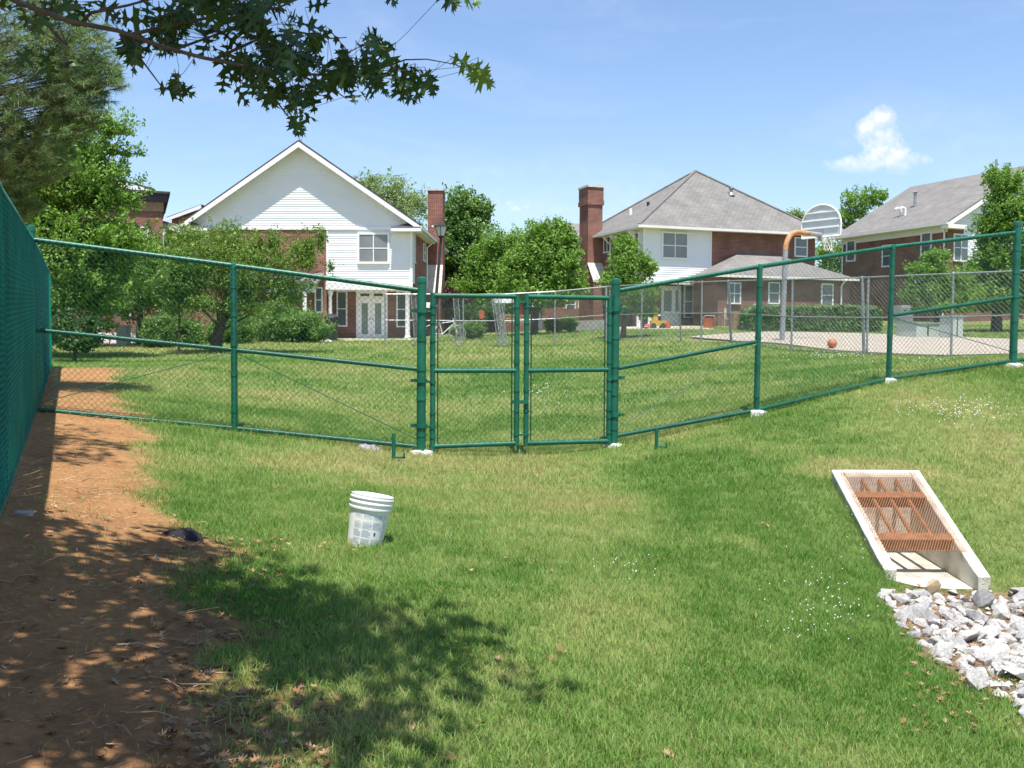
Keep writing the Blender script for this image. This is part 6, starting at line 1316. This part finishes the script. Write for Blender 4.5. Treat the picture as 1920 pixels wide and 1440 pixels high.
    for (px, py, Y, lab, w, h) in ((945, 564, 35.9, 'white notice board on the grey fence above the panels', .34, .16), (800, 572, 36.1, 'small white notice between the gate post and left leaf', .14, .2)):
        q = at(px, py, Y); r = thing('notice_sign', lab, 'sign', q); MB().box(-w, w, -.035, -.028, -h / 2, h / 2).build('plate', M['white'], r); MB().box(-w * .9, -w * .86, -.04, -.035, -h * .3, h * .3).build('bolt_strip', M['pole'], r)
    q = on(985, 612, 45); r = thing('red_sign', 'red round-topped post marker seen between the gate leaves', 'sign', q); MB().tube([(0, 0, 0), (0, 0, 1.0)], .05, 8).build('post', M['wood'], r); MB().lathe([(.001, 0), (.26, .02), (.30, .15), (.28, .5), (.001, .55)], 12, (0, 0, .9)).build('head', M['red'], r, True)
    q = on(903, 615, 46); r = thing('safety_flag', 'orange marker flag seen through the left gate leaf', 'flag', q); MB().tube([(0, 0, 0), (0, 0, 1.25)], .02, 6).build('stick', M['wood'], r); MB().prism([(-.02, 0, .75), (.14, .0, .9), (.10, 0, 1.2), (-.10, 0, 1.25), (-.14, 0, .95)], (0, .04, 0)).build('flag', M['orangep'], r)
    q = on(1009, 618, 45); r = thing('folded_parasol', 'closed white parasol seen through the right gate leaf', 'parasol', q); MB().lathe([(.20, .25), (.12, .8), (.03, 1.15), (.001, 1.2)], 10).build('canopy', M['white'], r, True); MB().tube([(0, 0, 0), (0, 0, 1.25)], .02, 6).build('pole', M['pole'], r)
    q = on(970, 617, 47); r = thing('garden_bench', 'wooden garden bench seen between the gate leaves', 'bench', q)
    for k in range(3): MB().box(-.9, .9, -.25 + k * .16, -.12 + k * .16, .42, .46).build('seat_slat', M['wood'], r); MB().box(-.9, .9, .24, .27, .55 + k * .15, .66 + k * .15).build('back_slat', M['wood'], r)
    for x in (-.8, .8): MB().box(x - .04, x + .04, -.22, -.15, 0, .42).build('leg', M['wood'], r); MB().box(x - .04, x + .04, .18, .24, 0, 1.0).build('leg', M['wood'], r)
    q = on(833, 640, 39); r = thing('bicycle', 'pale bicycle parked behind the left gate leaf', 'bicycle', q, .25)
    for x in (-.52, .52):
        wl = MB().tube([(x + .33 * math.cos(a), 0, .34 + .33 * math.sin(a)) for a in np.linspace(0, 2 * math.pi, 25)], .02, 6, False).build('wheel', M['pole'], r, True)
        for k in range(8): a = k * math.pi / 4; MB().tube([(x, 0, .34), (x + .32 * math.cos(a), 0, .34 + .32 * math.sin(a))], .004, 3).build('spoke', M['galv'], wl)
    fm = [((-.52, 0, .34), (-.08, 0, .32)), ((-.08, 0, .32), (-.2, 0, .82)), ((-.52, 0, .34), (-.18, 0, .75)), ((-.18, 0, .75), (.36, 0, .82)), ((-.08, 0, .32), (.38, 0, .74)), ((.52, 0, .34), (.34, 0, .95))]
    for a, b in fm: MB().tube([a, b], .018, 6).build('frame_tube', M['white'], r)
    MB().tube([(.30, -.25, .98), (.34, 0, .96), (.30, .25, .98)], .014, 6).build('handlebar', M['black'], r); MB().box(-.33, -.09, -.06, .06, .82, .88).build('saddle', M['black'], r)
toys()
